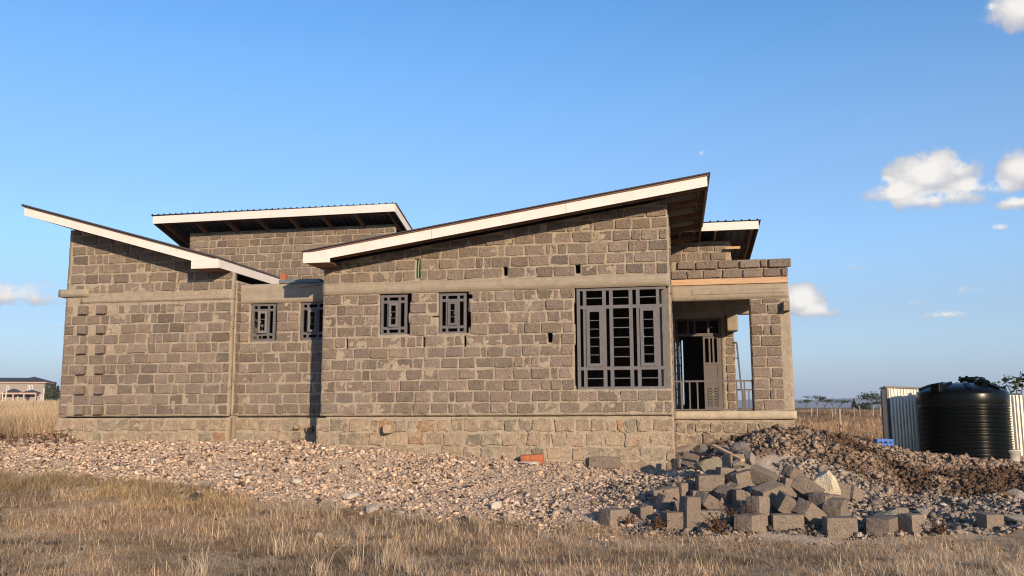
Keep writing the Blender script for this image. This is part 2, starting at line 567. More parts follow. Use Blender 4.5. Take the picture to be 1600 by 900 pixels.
def m_rock(name, bd=0.01, scale=60):
    m, t, b = mat(name)
    g = t.new('ShaderNodeNewGeometry').outputs['Position']
    a = t.new('ShaderNodeAttribute', attribute_name='tint').outputs['Color']
    n = t.noise(g, scale, 5, 0.65)
    c = t.mix(1.0, a, t.ramp(n, [(0.3, 0.65), (0.7, 1.2)]), 'MULTIPLY')
    t.l.new(c, b.inputs['Base Color'])
    b.inputs['Roughness'].default_value = 0.96
    b.inputs['Specular IOR Level'].default_value = 0.12
    if bd:
        bump(t, b, n, bd)
    return m


def m_blade():
    m, t, b = mat('dry_grass_blade')
    a = t.new('ShaderNodeAttribute', attribute_name='tint').outputs['Color']
    t.l.new(a, b.inputs['Base Color'])
    b.inputs['Roughness'].default_value = 0.8
    b.inputs['Specular IOR Level'].default_value = 0.2
    tr = t.new('ShaderNodeBsdfTranslucent', ins={0: a})
    mx = t.new('ShaderNodeMixShader', ins={0: 0.45, 1: b.outputs[0], 2: tr.outputs[0]})
    t.l.new(mx.outputs[0], t.n['Material Output'].inputs[0])
    return m


def m_galv():
    m, t, b = mat('galvanised_iron')
    g = t.new('ShaderNodeTexCoord').outputs['Object']
    n = t.noise(t.new('ShaderNodeMapping', ins={0: g, 3: (8, 8, 1.0)}).outputs[0], 2.0, 5, 0.6)
    vo = t.new('ShaderNodeTexVoronoi', ins={'Vector': g, 'Scale': 40.0})
    c = t.mix(t.ramp(n, [(0.3, 0), (0.7, 1)]), (0.50, 0.46, 0.38), (0.74, 0.69, 0.58))
    t.l.new(c, b.inputs['Base Color'])
    b.inputs['Metallic'].default_value = 0.6
    t.l.new(t.ramp(t.math('ADD', n, t.math('MULTIPLY', vo.outputs['Distance'], 0.2)), [(0.3, 0.34), (0.8, 0.52)]), b.inputs['Roughness'])
    return m


M = dict(
    stone=m_stone(), fstone=m_stone('foundation_stone', 0.585, (0.420, 0.336, 0.231), 0.85, True), mortar=m_mortar(), plinth_mortar=m_mortar('plinth_mortar', (0.345, 0.278, 0.195), (0.475, 0.395, 0.288)),
    beam=m_concrete('beam_concrete', (0.245, 0.203, 0.152), (0.365, 0.305, 0.23)),
    slab=m_concrete('slab_concrete', (0.36, 0.295, 0.212), (0.48, 0.40, 0.30), False),
    fascia=m_fascia(),
    roof=m_simple('charcoal_roof_sheet', (0.085, 0.075, 0.075), 0.45, 0.3, 0.15, 3, 0.0),
    flash=m_simple('brown_flashing', (0.16, 0.085, 0.065), 0.5, 0.2, 0.15, 4, 0.0),
    timber=m_simple('rough_timber', (0.20, 0.115, 0.065), 0.85, 0, 0.35, 3, 0.002, 0.2, grain=(2, 2, 14)),
    plank=m_simple('fresh_timber', (0.48, 0.31, 0.185), 0.85, 0, 0.18, 2, 0.002, 0.2, grain=(1, 8, 22)),
    steel=m_simple('grey_primed_steel', (0.115, 0.107, 0.109), 0.6, 0.0, 0.12, 8, 0.0005),
    door=m_simple('door_primer', (0.108, 0.09, 0.082), 0.6, 0.0, 0.15, 8, 0.0005),
    inner=m_simple('inner_wall_stone', (0.16, 0.135, 0.11), 0.95, 0, 0.2, 6, 0.004, 0.1),
    pile=m_stone('sawn_stone', 0.68, (0.36, 0.28, 0.19), 0.5, False, 0.012), rock=m_rock('rubble_rock', .03, 45), soil=m_rock('soil_clod', 0.012, 70), earth=m_ground(), blade=m_blade(), galv=m_galv(),
    tank=m_simple('black_tank_plastic', (0.004, 0.005, 0.0045), 0.27, 0, 0.2, 3, 0.0, 0.16),
    blue=m_simple('blue_plastic', (0.01, 0.11, 0.45), 0.45, 0, 0.1, 6, 0.0),
    bucket=m_simple('off_white_plastic', (0.50, 0.49, 0.42), 0.6, 0, 0.15, 6, 0.0),
    white=m_simple('white_trim', (0.75, 0.72, 0.68), 0.6),
    green=m_simple('green_plastic', (0.01, 0.12, 0.045), 0.4, 0, 0.2, 8, 0.0),
    black=m_simple('black_iron', (0.02, 0.02, 0.022), 0.6),
    brick=m_simple('red_brick', (0.36, 0.115, 0.055), 0.9, 0, 0.35, 16, 0.006),
    bark=m_simple('acacia_bark', (0.11, 0.085, 0.065), 0.95, 0, 0.3, 9, 0.01),
    leaf=m_simple('acacia_leaf', (0.075, 0.085, 0.045), 0.85, 0, 0.3, 3, 0.0, 0.2, tint=True),
    weed=m_simple('brown_weed', (0.13, 0.075, 0.045), 0.9, 0, 0.3, 20, 0.0, 0.1),
    post=m_simple('weathered_post', (0.34, 0.265, 0.20), 0.9, 0, 0.25, 10, 0.003),
    wpost=m_simple('whitewashed_post', (0.52, 0.45, 0.39), 0.85, 0, 0.15, 6, 0.0),
    far_roof=m_simple('charcoal_tiles', (0.045, 0.045, 0.052), 0.8, 0, 0.2, 1.0, 0.0),
    far_wall=m_simple('grey_stone_house', (0.28, 0.24, 0.205), 0.9, 0, 0.12, 1.5, 0.0),
    far_pink=m_simple('peach_plaster', (0.46, 0.32, 0.25), 0.9, 0, 0.06, 0.5, 0.0),
    hill=m_simple('hill_scrub', (0.10, 0.095, 0.06), 1.0, 0, 0.3, 0.004, 0.0, 0.05),
    sand=m_simple('dark_ballast', (0.045, 0.043, 0.045), 0.95, 0, 0.35, 30, 0.02, 0.1),
)

# ------------------------------------------------------------------ ground
def axis(a0, a1, step, lo, hi, grow=1.22):
    mid = list(np.arange(a0, a1, step))
    up, s, p = [], step, mid[-1]
    while p < hi:
        s *= grow; p += s; up.append(p)
    dn, s, p = [], step, mid[0]
    while p > lo:
        s *= grow; p -= s; dn.append(p)
    return np.array(dn[::-1] + mid + up)


def build_ground():
    xs = axis(-14, 13, 0.085, -7000, 7000)
    ys = axis(8.2, 20.5, 0.085, -60, 9000, 1.14)
    Xg, Yg = np.meshgrid(xs, ys)
    Z = ground_z(Xg, Yg)
    nx, ny = len(xs), len(ys)
    v = np.c_[Xg.ravel(), Yg.ravel(), Z.ravel()]
    i = np.arange(nx * ny).reshape(ny, nx)
    f = np.stack([i[:-1, :-1], i[:-1, 1:], i[1:, 1:], i[1:, :-1]], -1).reshape(-1, 4)
    g, s = zones(Xg, Yg)
    far = sstep(22, 40, np.hypot(Xg, Yg))
    t = np.c_[g.ravel(), s.ravel(), far.ravel()]
    me = mesh_np('ground', v, f, M['earth'], t, True)
    tag(link(bpy.data.objects.new('ground', me)), 'dry grassy plain with a stony building plot', kind='structure')


build_ground()


def build_hills():
    n = 90
    for name, dist, hgt, a0, a1, sd in (('hills', 5200, 62, 6, 40, 3), ('hills', 6500, 40, -60, -18, 9)):
        vs, fs = [], []
        for k in range(n):
            a = R(a0 + (a1 - a0) * k / (n - 1))
            e = math.sin(math.pi * k / (n - 1)) ** 0.6
            hh = hgt * e * (0.65 + 0.55 * float(fbm(np.array(k * 0.09), np.array(0.3), sd, 4)))
            for j, (dd, zz) in enumerate(((-900, -20), (-300, hh * 0.55), (0, hh), (600, hh * 0.8), (1800, -20))):
                rr = dist + dd + 120 * math.sin(k * 0.9 + j)
                vs.append((rr * math.sin(a), rr * math.cos(a), zz))
        for k in range(n - 1):
            for j in range(4):
                fs.append((k * 5 + j, (k + 1) * 5 + j, (k + 1) * 5 + j + 1, k * 5 + j + 1))
        me = mesh_np(name, vs, fs, M['hill'], smooth=True)
        tag(link(bpy.data.objects.new(name, me)), 'low scrubby hills far across the plain', kind='structure')


build_hills()

# ------------------------------------------------------------------ THE HOUSE
house = empty('unfinished_house', (HO[0], HO[1], 0), -PSI)
tag(house, 'unfinished grey stone house with white roof edges and no plaster', 'house')

C = 0.2225            # one course of stone
STONES = []           # (parent part, name, verts, faces, tint, size)


def wall_mesh(name, u0, u1, z0, top, v, thick, holes, m, step=0.07, amp=0.009, parent=None, seed=1, edge_amp=0.0):
    """an upright wall facing the front: top(u) its upper edge, holes a list of (u0,u1,z0,z1)"""
    ztop = max(top(u0), top(u1), top((u0 + u1) / 2))
    us = set(np.round(np.linspace(u0, u1, max(2, int((u1 - u0) / step) + 1)), 4))
    zs = set(np.round(np.linspace(z0, ztop, max(2, int((ztop - z0) / step) + 1)), 4))
    for a, b, c, d in holes:
        us |= {round(a, 4), round(b, 4)}; zs |= {round(c, 4), round(d, 4)}
    def clean(s, keep):
        s = sorted(s); out = []
        for x in s:
            if out and x - out[-1] < 0.018:
                if x in keep: out[-1] = x
                continue
            out.append(x)
        return np.array(out)
    ku = {round(q, 4) for h in holes for q in h[:2]} | {round(u0, 4), round(u1, 4)}
    kz = {round(q, 4) for h in holes for q in h[2:]} | {round(z0, 4), round(ztop, 4)}
    us = clean({x for x in us if u0 - 1e-6 <= x <= u1 + 1e-6}, ku)
    zs = clean({x for x in zs if z0 - 1e-6 <= x <= ztop + 1e-6}, kz)
    nu, nz = len(us), len(zs)
    UU, ZZ = np.meshgrid(us, zs)
    T = np.array([top(x) for x in us])
    ZZ = np.minimum(ZZ, T[None, :])
    d = (fbm(UU * 5.5 + seed * 9.1, ZZ * 7.5, seed, 3) - 0.5) * 2 * amp * 1.2 + (fbm(UU * 19 + seed * 3.1, ZZ * 19, seed + 50, 2) - 0.5) * 2 * amp * 0.9
    jit = (fbm(UU * 14, ZZ * 14, seed + 5, 2) - 0.5) * 2 * edge_amp
    vf = np.stack([UU + jit, v + d, ZZ + jit * 0.7], -1).reshape(-1, 3)
    vb = np.stack([UU, np.full_like(UU, v + thick), ZZ], -1).reshape(-1, 3)
    N = nu * nz
    cu = (us[:-1] + us[1:]) / 2; cz = (zs[:-1] + zs[1:]) / 2
    solid = np.ones((nz - 1, nu - 1), bool)
    for a, b, c, dd in holes:
        solid &= ~((cu[None, :] > a) & (cu[None, :] < b) & (cz[:, None] > c) & (cz[:, None] < dd))
    tc = np.array([top(x) for x in cu])
    solid &= (zs[:-1][:, None] < tc[None, :] - 1e-4)
    F = []
    idx = np.arange(N).reshape(nz, nu)
    for j in range(nz - 1):
        for i in range(nu - 1):
            if not solid[j, i]: continue
            a, b, c, dd = idx[j, i], idx[j, i + 1], idx[j + 1, i + 1], idx[j + 1, i]
            F.append((a, b, c, dd)); F.append((N + dd, N + c, N + b, N + a))
            if i == 0 or not solid[j, i - 1]: F.append((a, dd, N + dd, N + a))
            if i == nu - 2 or not solid[j, i + 1]: F.append((b, N + b, N + c, c))
            if j == 0 or not solid[j - 1, i]: F.append((a, N + a, N + b, b))
            if j == nz - 2 or not solid[j + 1, i]: F.append((dd, c, N + c, N + dd))
    F = np.array(F)
    used = np.unique(F)
    remap = np.full(2 * N, -1); remap[used] = np.arange(len(used))
    me = mesh_np(name, np.r_[vf, vb][used], remap[F], m, smooth=False)
    return link(bpy.data.objects.new(name, me), parent)


def stone_block(pl, pr, zl0, zr0, zl1, zr1, v, r, jit=0.008, proud=0.0, dep=0.07):
    """one dressed block set in a front wall: left/right u, bottom and top z at each side"""
    J = lambda s=jit: r.uniform(-s, s)
    w = pr - pl
    h = min(zl1 - zl0, zr1 - zr0)
    c = min(0.014, w * 0.12, h * 0.12)
    ring = [(pl + c * r.uniform(.4, 1.4), zl0), ((pl + pr) / 2 + J(.04), (zl0 + zr0) / 2), (pr - c * r.uniform(.4, 1.4), zr0),
            (pr, zr0 + c * r.uniform(.4, 1.4)), (pr, zr1 - c * r.uniform(.4, 1.4)),
            (pr - c * r.uniform(.4, 1.4), zr1), ((pl + pr) / 2 + J(.04), (zl1 + zr1) / 2), (pl + c * r.uniform(.4, 1.4), zl1),
            (pl, zl1 - c * r.uniform(.4, 1.4)), (pl, zl0 + c * r.uniform(.4, 1.4))]
    ring = [(a + J(), b + J()) for a, b in ring]
    cx = (pl + pr) / 2; cz = (zl0 + zl1 + zr0 + zr1) / 4
    tilt_u, tilt_z = J(0.02) / max(w, .1), J(0.012) / max(h, .1)
    n = len(ring)
    V = []
    for ins, dv in ((0.0, dep), (0.0, 0.004), (0.12, -0.008)):
        for a, b in ring:
            k = min(0.012, 0.09 * w) if ins else 0
            sa = cx + (a - cx) * (1 - ins * 0.55); sb = cz + (b - cz) * (1 - ins)
            V.append((sa, v - proud + dv + (tilt_u * (sa - cx) + tilt_z * (sb - cz) if dv < .05 else 0) + (J(0.004) if dv < .05 else 0), sb))
    V.append((cx + J(.03), v - proud - 0.009 + J(0.006), cz + J(.02)))
    F = []
    for q in (0, 1):
        for i in range(n):
            j = (i + 1) % n
            F.append((q * n + i, q * n + j, (q + 1) * n + j, (q + 1) * n + i))
    for i in range(n):
        F.append((2 * n + i, 2 * n + (i + 1) % n, 3 * n))
    return V, F


def stone_tint(r, plinth=False):
    k = r.uniform(0.86, 1.18)
    if r.random() < 0.10: k *= 0.82
    if plinth:
        q = r.random()
        if q < 0.22: return (k * 1.18, k * 1.26, k * 1.17)
        if q < 0.26: return (k * 1.45, k * 1.12, k * 0.82)
        return (k * 1.50, k * 1.42, k * 1.28)
    return (k * r.uniform(.97, 1.05), k, k * r.uniform(.95, 1.04))


def lay_stones(part, name, u0, u1, z0, top, v, holes, seed, course=C, lens=(0.33, 0.43), joint=0.032, proud=0.0, jit=0.008,
               plinth=False, skip=None, ends=False, fill=0.24):
    r = random.Random(seed)
    k = 0
    ztop = max(top(u0), top(u1))
    while z0 + k * course < ztop - 0.04:
        za = z0 + k * course + joint / 2
        zb = z0 + (k + 1) * course - joint / 2
        k += 1
        segs = [(u0, u1)]
        for a, b, c, d in holes:
            if d > za + 0.03 and c < zb - 0.03:
                out = []
                for s, e in segs:
                    if b <= s or a >= e: out.append((s, e)); continue
                    if a > s: out.append((s, a))
                    if b < e: out.append((b, e))
                segs = out
        for s, e in segs:
            p = s
            first = True
            while p < e - 0.05:
                L = r.uniform(*lens)
                if first and s == u0 and not ends: L *= r.choice((0.5, 0.62, 1.0, 1.0, 0.8))
                elif r.random() < fill: L = r.uniform(0.10, 0.24)
                first = False
                if e - (p + L) < 0.13: L = e - p
                if L > 0.52: L /= 2
                a, b = p + joint / 2, p + L - joint / 2
                p += L
                if b - a < 0.04: continue
                ta, tb = min(zb, top(a) - 0.02), min(zb, top(b) - 0.02)
                if min(ta, tb) - za < 0.035: continue
                if skip and skip(a, b, za, zb): continue
                dz = r.uniform(-.006, .006)
                V, F = stone_block(a, b, za + dz, za + dz + r.uniform(-.005, .005), ta + dz, tb + dz, v, r, jit, proud + r.uniform(-.009, .013))
                STONES.append((part, name, V, F, stone_tint(r, plinth), (b - a) * (zb - za)))


def put_stone(part, name, a, b, za, zb, v, proud, seed, tint=(1, 1, 1)):
    r = random.Random(seed)
    V, F = stone_block(a, b, za, za, zb, zb, v, r, 0.007, proud, 0.07 + proud)
    STONES.append((part, name, V, F, tint, (b - a) * (zb - za)))


FL, BEAM0 = 1.54, 4.02
# --- roof planes
def main_roof(u): return 4.80 + (u + 4.12) * 0.1470      # top of the front fascia, slopes up to the right
def left_roof(u): return 4.86 - (u + 6.32) * 0.2845      # slopes up to the left

# --- main wing
WIN_BIG = (1.245, 3.06, 2.035, 4.04)
WIN_C = (-2.77, -2.135, 3.145, 4.03)
WIN_D = (-1.525, -.885, 3.145, 4.03)
RAG = [(-2.135, -2.08, 3.82, 4.02), (-.885, -.81, 3.86, 3.95), (-.885, -.84, 3.40, 3.60), (3.055, 3.075, 3.6, 4.03), (-2.135, -2.11, 3.60, 3.82), (-.885, -.855, 3.28, 3.40), (-2.135, -2.115, 3.16, 3.40), (1.225, 1.246, 2.10, 2.9), (1.215, 1.246, 3.3, 3.72)]
VENTS = [(-.18, -.09, 4.30, 4.50), (1.27, 1.37, 4.30, 4.50), (.70, .80, 2.95, 3.17), (-1.99, -1.90, 4.30, 4.71)]
GAPS = [(-1.84, -1.79, 2.90, 3.13), (-.99, -.93, 2.90, 3.13), (-3.47, -3.42, 2.87, 3.11), (-1.66, -1.50, 3.50, 3.53)]
H = [WIN_BIG, WIN_C, WIN_D] + VENTS + RAG
fw = wall_mesh('front_wall', -3.98, 3.08, FL + .0, lambda u: min(main_roof(u) - .16, 5.9), 0.004, .2, H + GAPS, M['mortar'], 0.04, 0.013, house, 3, 0.006)
lay_stones(fw, 'wall_stone', -3.98, 3.08, FL + .03, lambda u: BEAM0 - .01 if u < 9 else 0, 0.0, [h for h in H if h[2] < 4.1] + GAPS, 5)
lay_stones(fw, 'wall_stone', -3.98, 3.08, 4.245, lambda u: main_roof(u) - .16, 0.0, [h for h in H if h[2] > 4.1], 8, skip=None)
# left wing
lw = wall_mesh('left_wing_wall', -10.36, -6.30, FL, lambda u: max(min(left_roof(u) - .19, 5.9), 4.3), .505, .2,
               [(-9.24, -9.19, 4.50, 4.66), (-8.35, -8.30, 4.46, 4.64), (-7.64, -7.60, 4.40, 4.60), (-8.30, -8.26, 3.02, 3.25)], M['mortar'], 0.06, 0.010, house, 4, 0.004)
TOOTH = [(-9.96, -9.76), (-9.50, -9.30)]
TZ = [FL + .03 + C * k for k in (0, 2, 4, 6, 8, 10)]
def toothed(a, b, za, zb):
    return any(abs(za - .011 - z) < .03 and b > t0 - .02 and a < t1 + .02 for z in TZ for t0, t1 in TOOTH)
lay_stones(lw, 'wall_stone', -10.36, -6.30, FL + .03, lambda u: BEAM0 - .01, .5, [(-8.30, -8.26, 3.02, 3.25)], 15, skip=toothed)
for kz, z in enumerate(TZ):
    for kt, (a, b) in enumerate(TOOTH):
        put_stone(lw, 'toothing_stone', a - .012 * kz + .05, b - .012 * kz + .05, z + .012, z + .20, .5, .10, 300 + kz * 7 + kt)
lay_stones(lw, 'wall_stone', -10.28, -6.30, 4.27, lambda u: max(min(left_roof(u) - .19, 5.9), 4.3), .5, [(-9.24, -9.19, 4.50, 4.66), (-8.35, -8.30, 4.46, 4.64), (-7.64, -7.60, 4.40, 4.60)], 16)
# recessed link
WIN_A = (-6.05, -5.41, 3.145, 4.03)
WIN_B = (-4.88, -4.25, 3.16, 4.03)
rw = wall_mesh('link_wall', -6.32, -3.9, FL, lambda u: 4.05, .855, .2, [WIN_A, WIN_B, (-6.36, -6.3, 2.6, 2.85)], M['mortar'], 0.06, 0.010, house, 6, 0.004)
lay_stones(rw, 'wall_stone', -6.27, -3.9, FL + .03, lambda u: BEAM0 - .01, .85, [WIN_A, WIN_B], 25)
# clerestory box behind
cw = wall_mesh('upper_wall', -10.68, -4.44, 4.2, lambda u: 6.80, 6.01, .2, [], M['mortar'], 0.09, 0.010, house, 7, 0.003)
lay_stones(cw, 'wall_stone', -10.68, -4.44, 4.55, lambda u: 6.72, 6.0, [], 35)
# wall at the back of the porch, carried up under the small roof
DOOR = (3.17, 4.27, 1.60, 3.86)
bw = wall_mesh('porch_wall', 2.9, 4.58, FL, lambda u: 5.78, 5.01, .2, [DOOR], M['mortar'], 0.06, 0.008, house, 9, 0.004)
lay_stones(bw, 'wall_stone', 3.09, 4.58, FL + .06, lambda u: 3.95, 5.0, [(2.5, 4.36, 1.5, 4.1)], 45, fill=0)
lay_stones(bw, 'wall_stone', 3.09, 4.47, 4.40, lambda u: 5.76, 5.0, [], 46)
# porch column and parapet
pc = wall_mesh('porch_column', 4.74, 5.55, 1.60, lambda u: 3.95, 2.012, .34, [], M['mortar'], 0.05, 0.012, house, 10, 0.005)
lay_stones(pc, 'wall_stone', 4.73, 5.36, 1.61, lambda u: 3.94, 2.0, [], 55, course=0.2225, lens=(.30, .42), fill=.12)
pp = wall_mesh('parapet', 3.10, 5.53, 4.40, lambda u: 4.79, 2.02, .18, [], M['mortar'], 0.07, 0.006, house, 11, 0.003)
lay_stones(pp, 'parapet_stone', 3.11, 5.55, 4.40, lambda u: 4.605, 1.985, [], 57, course=.205, fill=.15, ends=True)
lay_stones(pp, 'parapet_stone', 3.25, 5.63, 4.60, lambda u: 4.815, 1.965, [], 59, course=.20, fill=.05, lens=(.36, .5), ends=True)
put_stone(pc, 'wall_stone', 5.40, 5.53, 3.66, 3.86, 2.0, .16, 71, (1.25, 1.2, 1.1))

# --- plinths
def plinth(name, u0, u1, z0, z1, v, seed, kind, courses=.27):
    p = wall_mesh(name, u0, u1, z0, lambda u: z1 + .025 * (float(vnoise(np.array(u * 2.3), np.array(seed))) - .5), v + .010, .24, [], M['plinth_mortar'] if kind else M['mortar'], 0.045, 0.02, house, seed, 0.008)
    lay_stones(p, 'foundation_stone', u0, u1, z1 - .06 - courses * int((z1 - z0) / courses), lambda u: z1 - .06, v, [], seed + 3, course=courses, lens=(.3, .6), joint=.045, jit=.026, plinth=kind, fill=.18)
    return p
p1 = plinth('main_plinth', -4.04, 3.10, .25, FL, -.055, 61, True)
p2 = plinth('left_plinth', -10.38, -6.27, .45, FL, .45, 63, True)
p3 = plinth('link_plinth', -6.27, -3.9, .45, FL, .80, 65, True)
p4 = plinth('porch_plinth', 3.10, 5.54, .5, 1.43, 2.01, 67, False, .24)
# two stones that stick out of the plinth
put_stone(p1, 'foundation_stone', -2.56, -2.40, 1.20, 1.36, -.05, .19, 81, (2.0, 1.8, 1.5))
put_stone(p3, 'foundation_stone', -4.86, -4.76, 1.26, 1.34, .80, .10, 82, (1.6, 1.4, 1.1))
put_stone(p3, 'foundation_stone', -4.60, -4.45, 1.20, 1.32, .80, .10, 83, (1.6, 1.3, .9))

# --- stone faces of the end walls (seen edge-on from the road)
def end_wall(U0, x0, x1, z0, top, seed, m, ck=1.0):
    o = wall_mesh('end_wall', x0, x1, z0, top, .004, .05, [], M['mortar'], .06, .010, house, seed, .004)
    co = np.empty(len(o.data.vertices) * 3, np.float32); o.data.vertices.foreach_get('co', co); co = co.reshape(-1, 3)
    o.data.vertices.foreach_set('co', np.c_[U0 - co[:, 1], co[:, 0], co[:, 2]].astype(np.float32).ravel()); o.data.update()
    i0 = len(STONES)
    lay_stones(o, 'wall_stone', x0, x1, z0 + .03, top, 0.0, [], seed + 1)
    for i in range(i0, len(STONES)):
        p, nm, V, F, tt, ar = STONES[i]
        STONES[i] = (p, nm, [(U0 - y, x, z) for x, y, z in V], F, tt, ar * .02)
end_wall(3.10, .23, 6.18, .5, lambda x: 5.54, 401, None)
end_wall(-6.27, .66, 5.9, 1.55, lambda x: 4.48, 403, None)
end_wall(4.60, 5.23, 9.25, .6, lambda x: 5.45, 405, None)

# --- stones: 300 largest wall stones as sub-parts, the rest joined
CAMP = Vector((0, 0, EYE))
def stone_px(s):
    part, name, V, F, tint, area = s
    u, vv, z = V[-1]
    x, y = hw(u, vv)
    return area / (x * x + y * y + (z - EYE) ** 2)
single = {}
for nm, lim in (('wall_stone', 300), ('foundation_stone', 300), ('toothing_stone', 300), ('parapet_stone', 300)):
    L = sorted([s for s in STONES if s[1] == nm], key=stone_px, reverse=True)
    for s in L[:lim]:
        me = mesh_np(nm, s[2], s[3], M['fstone' if nm == 'foundation_stone' else 'stone'], s[4])
        link(bpy.data.objects.new(nm, me), s[0])
    if len(L) > lim:
        V, F, T = [], [], []
        for s in L[lim:]:
            b = len(V); V += s[2]; F += [tuple(i + b for i in f) for f in s[3]]; T += [s[4]] * len(s[2])
        me = mesh_np('wall_stone', V, F, M['stone'], np.array(T))
        o = link(bpy.data.objects.new('wall_stone', me), house)
        o['kind'] = 'stuff'
        o['label'] = 'smaller grey stones of the farther walls'

# --- concrete beams
wall_mesh('ring_beam', -3.99, 3.085, BEAM0 - .01, lambda u: 4.245, -.018, .22, [], M['beam'], .08, .0025, house, 71, .004)
wall_mesh('ring_beam', -9.98, -6.30, 4.06, lambda u: 4.27 + .04 * math.sin(u * 2), .482, .22, [], M['beam'], .08, .0025, house, 72, .004)
wall_mesh('ring_beam', -10.52, -9.80, 4.215, lambda u: 4.385, .44, .26, [], M['beam'], .08, .0025, house, 76, .006)
wall_mesh('ring_beam', -6.34, -3.97, 4.0, lambda u: 4.42, .835, .22, [], M['beam'], .08, .0025, house, 73, .004)
wall_mesh('porch_beam', 3.09, 5.535, 3.95, lambda u: 4.268, 2.0, .3, [], M['beam'], .08, .0025, house, 74, .004)
MB().box(3.55, 5.46, 1.985, 2.0, 4.06, 4.17).build('form_mark', M['beam'], house, bevel=.012)
MB().box(4.36, 5.5, 5.0, 5.3, 3.95, 4.268).build('porch_beam', M['beam'], house)
MB().box(4.40, 4.66, 4.55, 4.99, 3.50, 3.90).build('corbel', M['beam'], house, bevel=.03)
MB().box(5.2, 5.5, 5.0, 5.3, 1.6, 3.95).build('porch_column', M['mortar'], house)
# form boards left on
pl = MB().box(3.09, 5.52, 1.965, 1.995, 4.272, 4.395).build('form_board', M['plank'], house, bevel=.004)
MB().box(3.09, 5.53, 2.0, 5.2, 4.272, 4.398).build('porch_roof_slab', M['beam'], house)
fs = wall_mesh('floor_slab', 3.095, 5.575, 1.432, lambda u: 1.60, 1.955, .3, [], M['slab'], .07, .003, house, 77, .002)
MB().box(3.1, 5.55, 2.2, 5.3, 1.40, 1.595).build('floor_slab', M['slab'], house)
MB().box(-3.9, 3.0, .1, 9.6, 1.30, 1.54).build('floor_slab', M['slab'], house)
MB().box(-10.3, -3.9, .98, 9.6, 1.30, 1.538).build('floor_slab', M['slab'], house)

# --- unseen sides, back and partitions (plain stone)
def inner(u0, u1, v0, v1, z0, z1, name='side_wall'):
    return MB().box(u0, u1, v0, v1, z0, z1).build(name, M['inner'], house)
inner(2.86, 3.06, .215, 6.2, .3, 5.56); inner(-3.97, -3.77, .22, 6.2, .3, 4.62)
def sloped(u0, u1, v0, v1, z0, top, name='rear_wall'):
    MB().hexa([(u0, v0, z0), (u1, v0, z0), (u1, v1, z0), (u0, v1, z0)], [(u0, v0, top(u0)), (u1, v0, top(u1)), (u1, v1, top(u1)), (u0, v1, top(u0))]).build(name, M['inner'], house)
sloped(-3.76, 2.85, 6.0, 6.2, .3, lambda u: main_roof(u) - .18)
inner(-.4, -.25, .22, 5.99, 1.55, 5.15, 'partition'); sloped(-3.76, -.41, 2.2, 2.35, 1.55, lambda u: main_roof(u) - .18, 'partition')
inner(-10.34, -10.14, .72, 5.99, .45, 5.65); MB().box(-6.5, -6.298, .66, 5.99, 1.545, 4.5).build('side_wall', M['mortar'], house); MB().box(-6.5, -6.268, .66, 1.5, .45, 1.545).build('side_wall', M['plinth_mortar'], house); sloped(-10.13, -6.51, 5.8, 5.99, .45, lambda u: left_roof(u) - .18)
inner(-6.30, -3.98, 3.0, 3.2, .45, 4.4, 'partition'); sloped(-10.13, -6.51, 3.4, 3.55, 1.55, lambda u: left_roof(u) - .18, 'partition')
inner(-10.66, -10.46, 6.22, 9.5, .45, 6.3); inner(-4.66, -4.46, 6.22, 9.5, .45, 6.3)
inner(-10.66, -4.46, 9.51, 9.7, .45, 5.75, 'rear_wall')
inner(4.36, 4.56, 5.22, 9.3, .45, 5.5); inner(2.92, 3.08, 6.21, 9.3, .45, 5.5)
rearw = MB()
for a, b, c, d in ((2.92, 3.17, .45, 5.45), (3.30, 3.345, .45, 5.45), (3.38, 4.56, .45, 5.45), (3.17, 3.30, .45, 1.76), (3.17, 3.30, 3.6, 5.45), (3.345, 3.38, .45, 1.76), (3.345, 3.38, 3.66, 5.45)):
    rearw.box(a, b, 9.31, 9.5, c, d)
rw_o = rearw.build('rear_wall', M['inner'], house)
rb = MB()
for k in range(1, 8):
    rb.box(3.17, 3.30, 9.36, 9.39, 1.76 + k * .23 - .02, 1.76 + k * .23 + .02)
rb.build('window_bar', M['steel'], rw_o)
MB().box(-6.33, -3.98, 1.08, 5.98, 4.22, 4.36).build('flat_roof_slab', M['beam'], house)

# --- roofs
def sheet(name, pf, n_rib, a0, a1, b0, b1, pitch, along, mat_, parent):
    """corrugated sheet: ribs every pitch across a, running along b; pf(a,b,h) gives the point"""
    prof = [(0, 0), (.10, 0), (.16, .028), (.28, .028), (.34, 0)]
    xs, hs = [], []
    a = a0
    while a < a1:
        for q, hh in prof:
            if a + q * pitch / .9 <= a1:
                xs.append(a + q * pitch / .9); hs.append(hh)
        a += pitch
    xs.append(a1); hs.append(0)
    V = []
    for t in (0.0, .004):
        for bb in (b0, (b0 + b1) / 2, b1):
            for x, hh in zip(xs, hs):
                V.append(pf(x, bb, hh + t))
    n = len(xs)
    F = []
    for k in range(2):
        for i in range(n - 1):
            a_, b_ = k * n + i, k * n + i + 1
            F.append((a_, b_, b_ + n, a_ + n)); F.append((3 * n + a_ + n, 3 * n + b_ + n, 3 * n + b_, 3 * n + a_))
    me = mesh_np(name, V, F, mat_)
    return link(bpy.data.objects.new(name, me), parent)


def board_run(name, pts, h, t, dirv, mat_, parent, n=2):
    """a fascia made of n boards from pts[0] to pts[1] (top edge), h deep, t thick along dirv"""
    a = Vector(pts[0]); b = Vector(pts[1]); d = Vector(dirv)
    for k in range(n):
        p = a.lerp(b, k / n + (.0005 if k else 0)); q = a.lerp(b, (k + 1) / n - (.0005 if k < n - 1 else 0))
        dn = Vector((0, 0, -h))
        MB().hexa([p + dn, q + dn, q + dn + d * t, p + dn + d * t], [p, q, q + d * t, p + d * t]).build(name, mat_, parent)


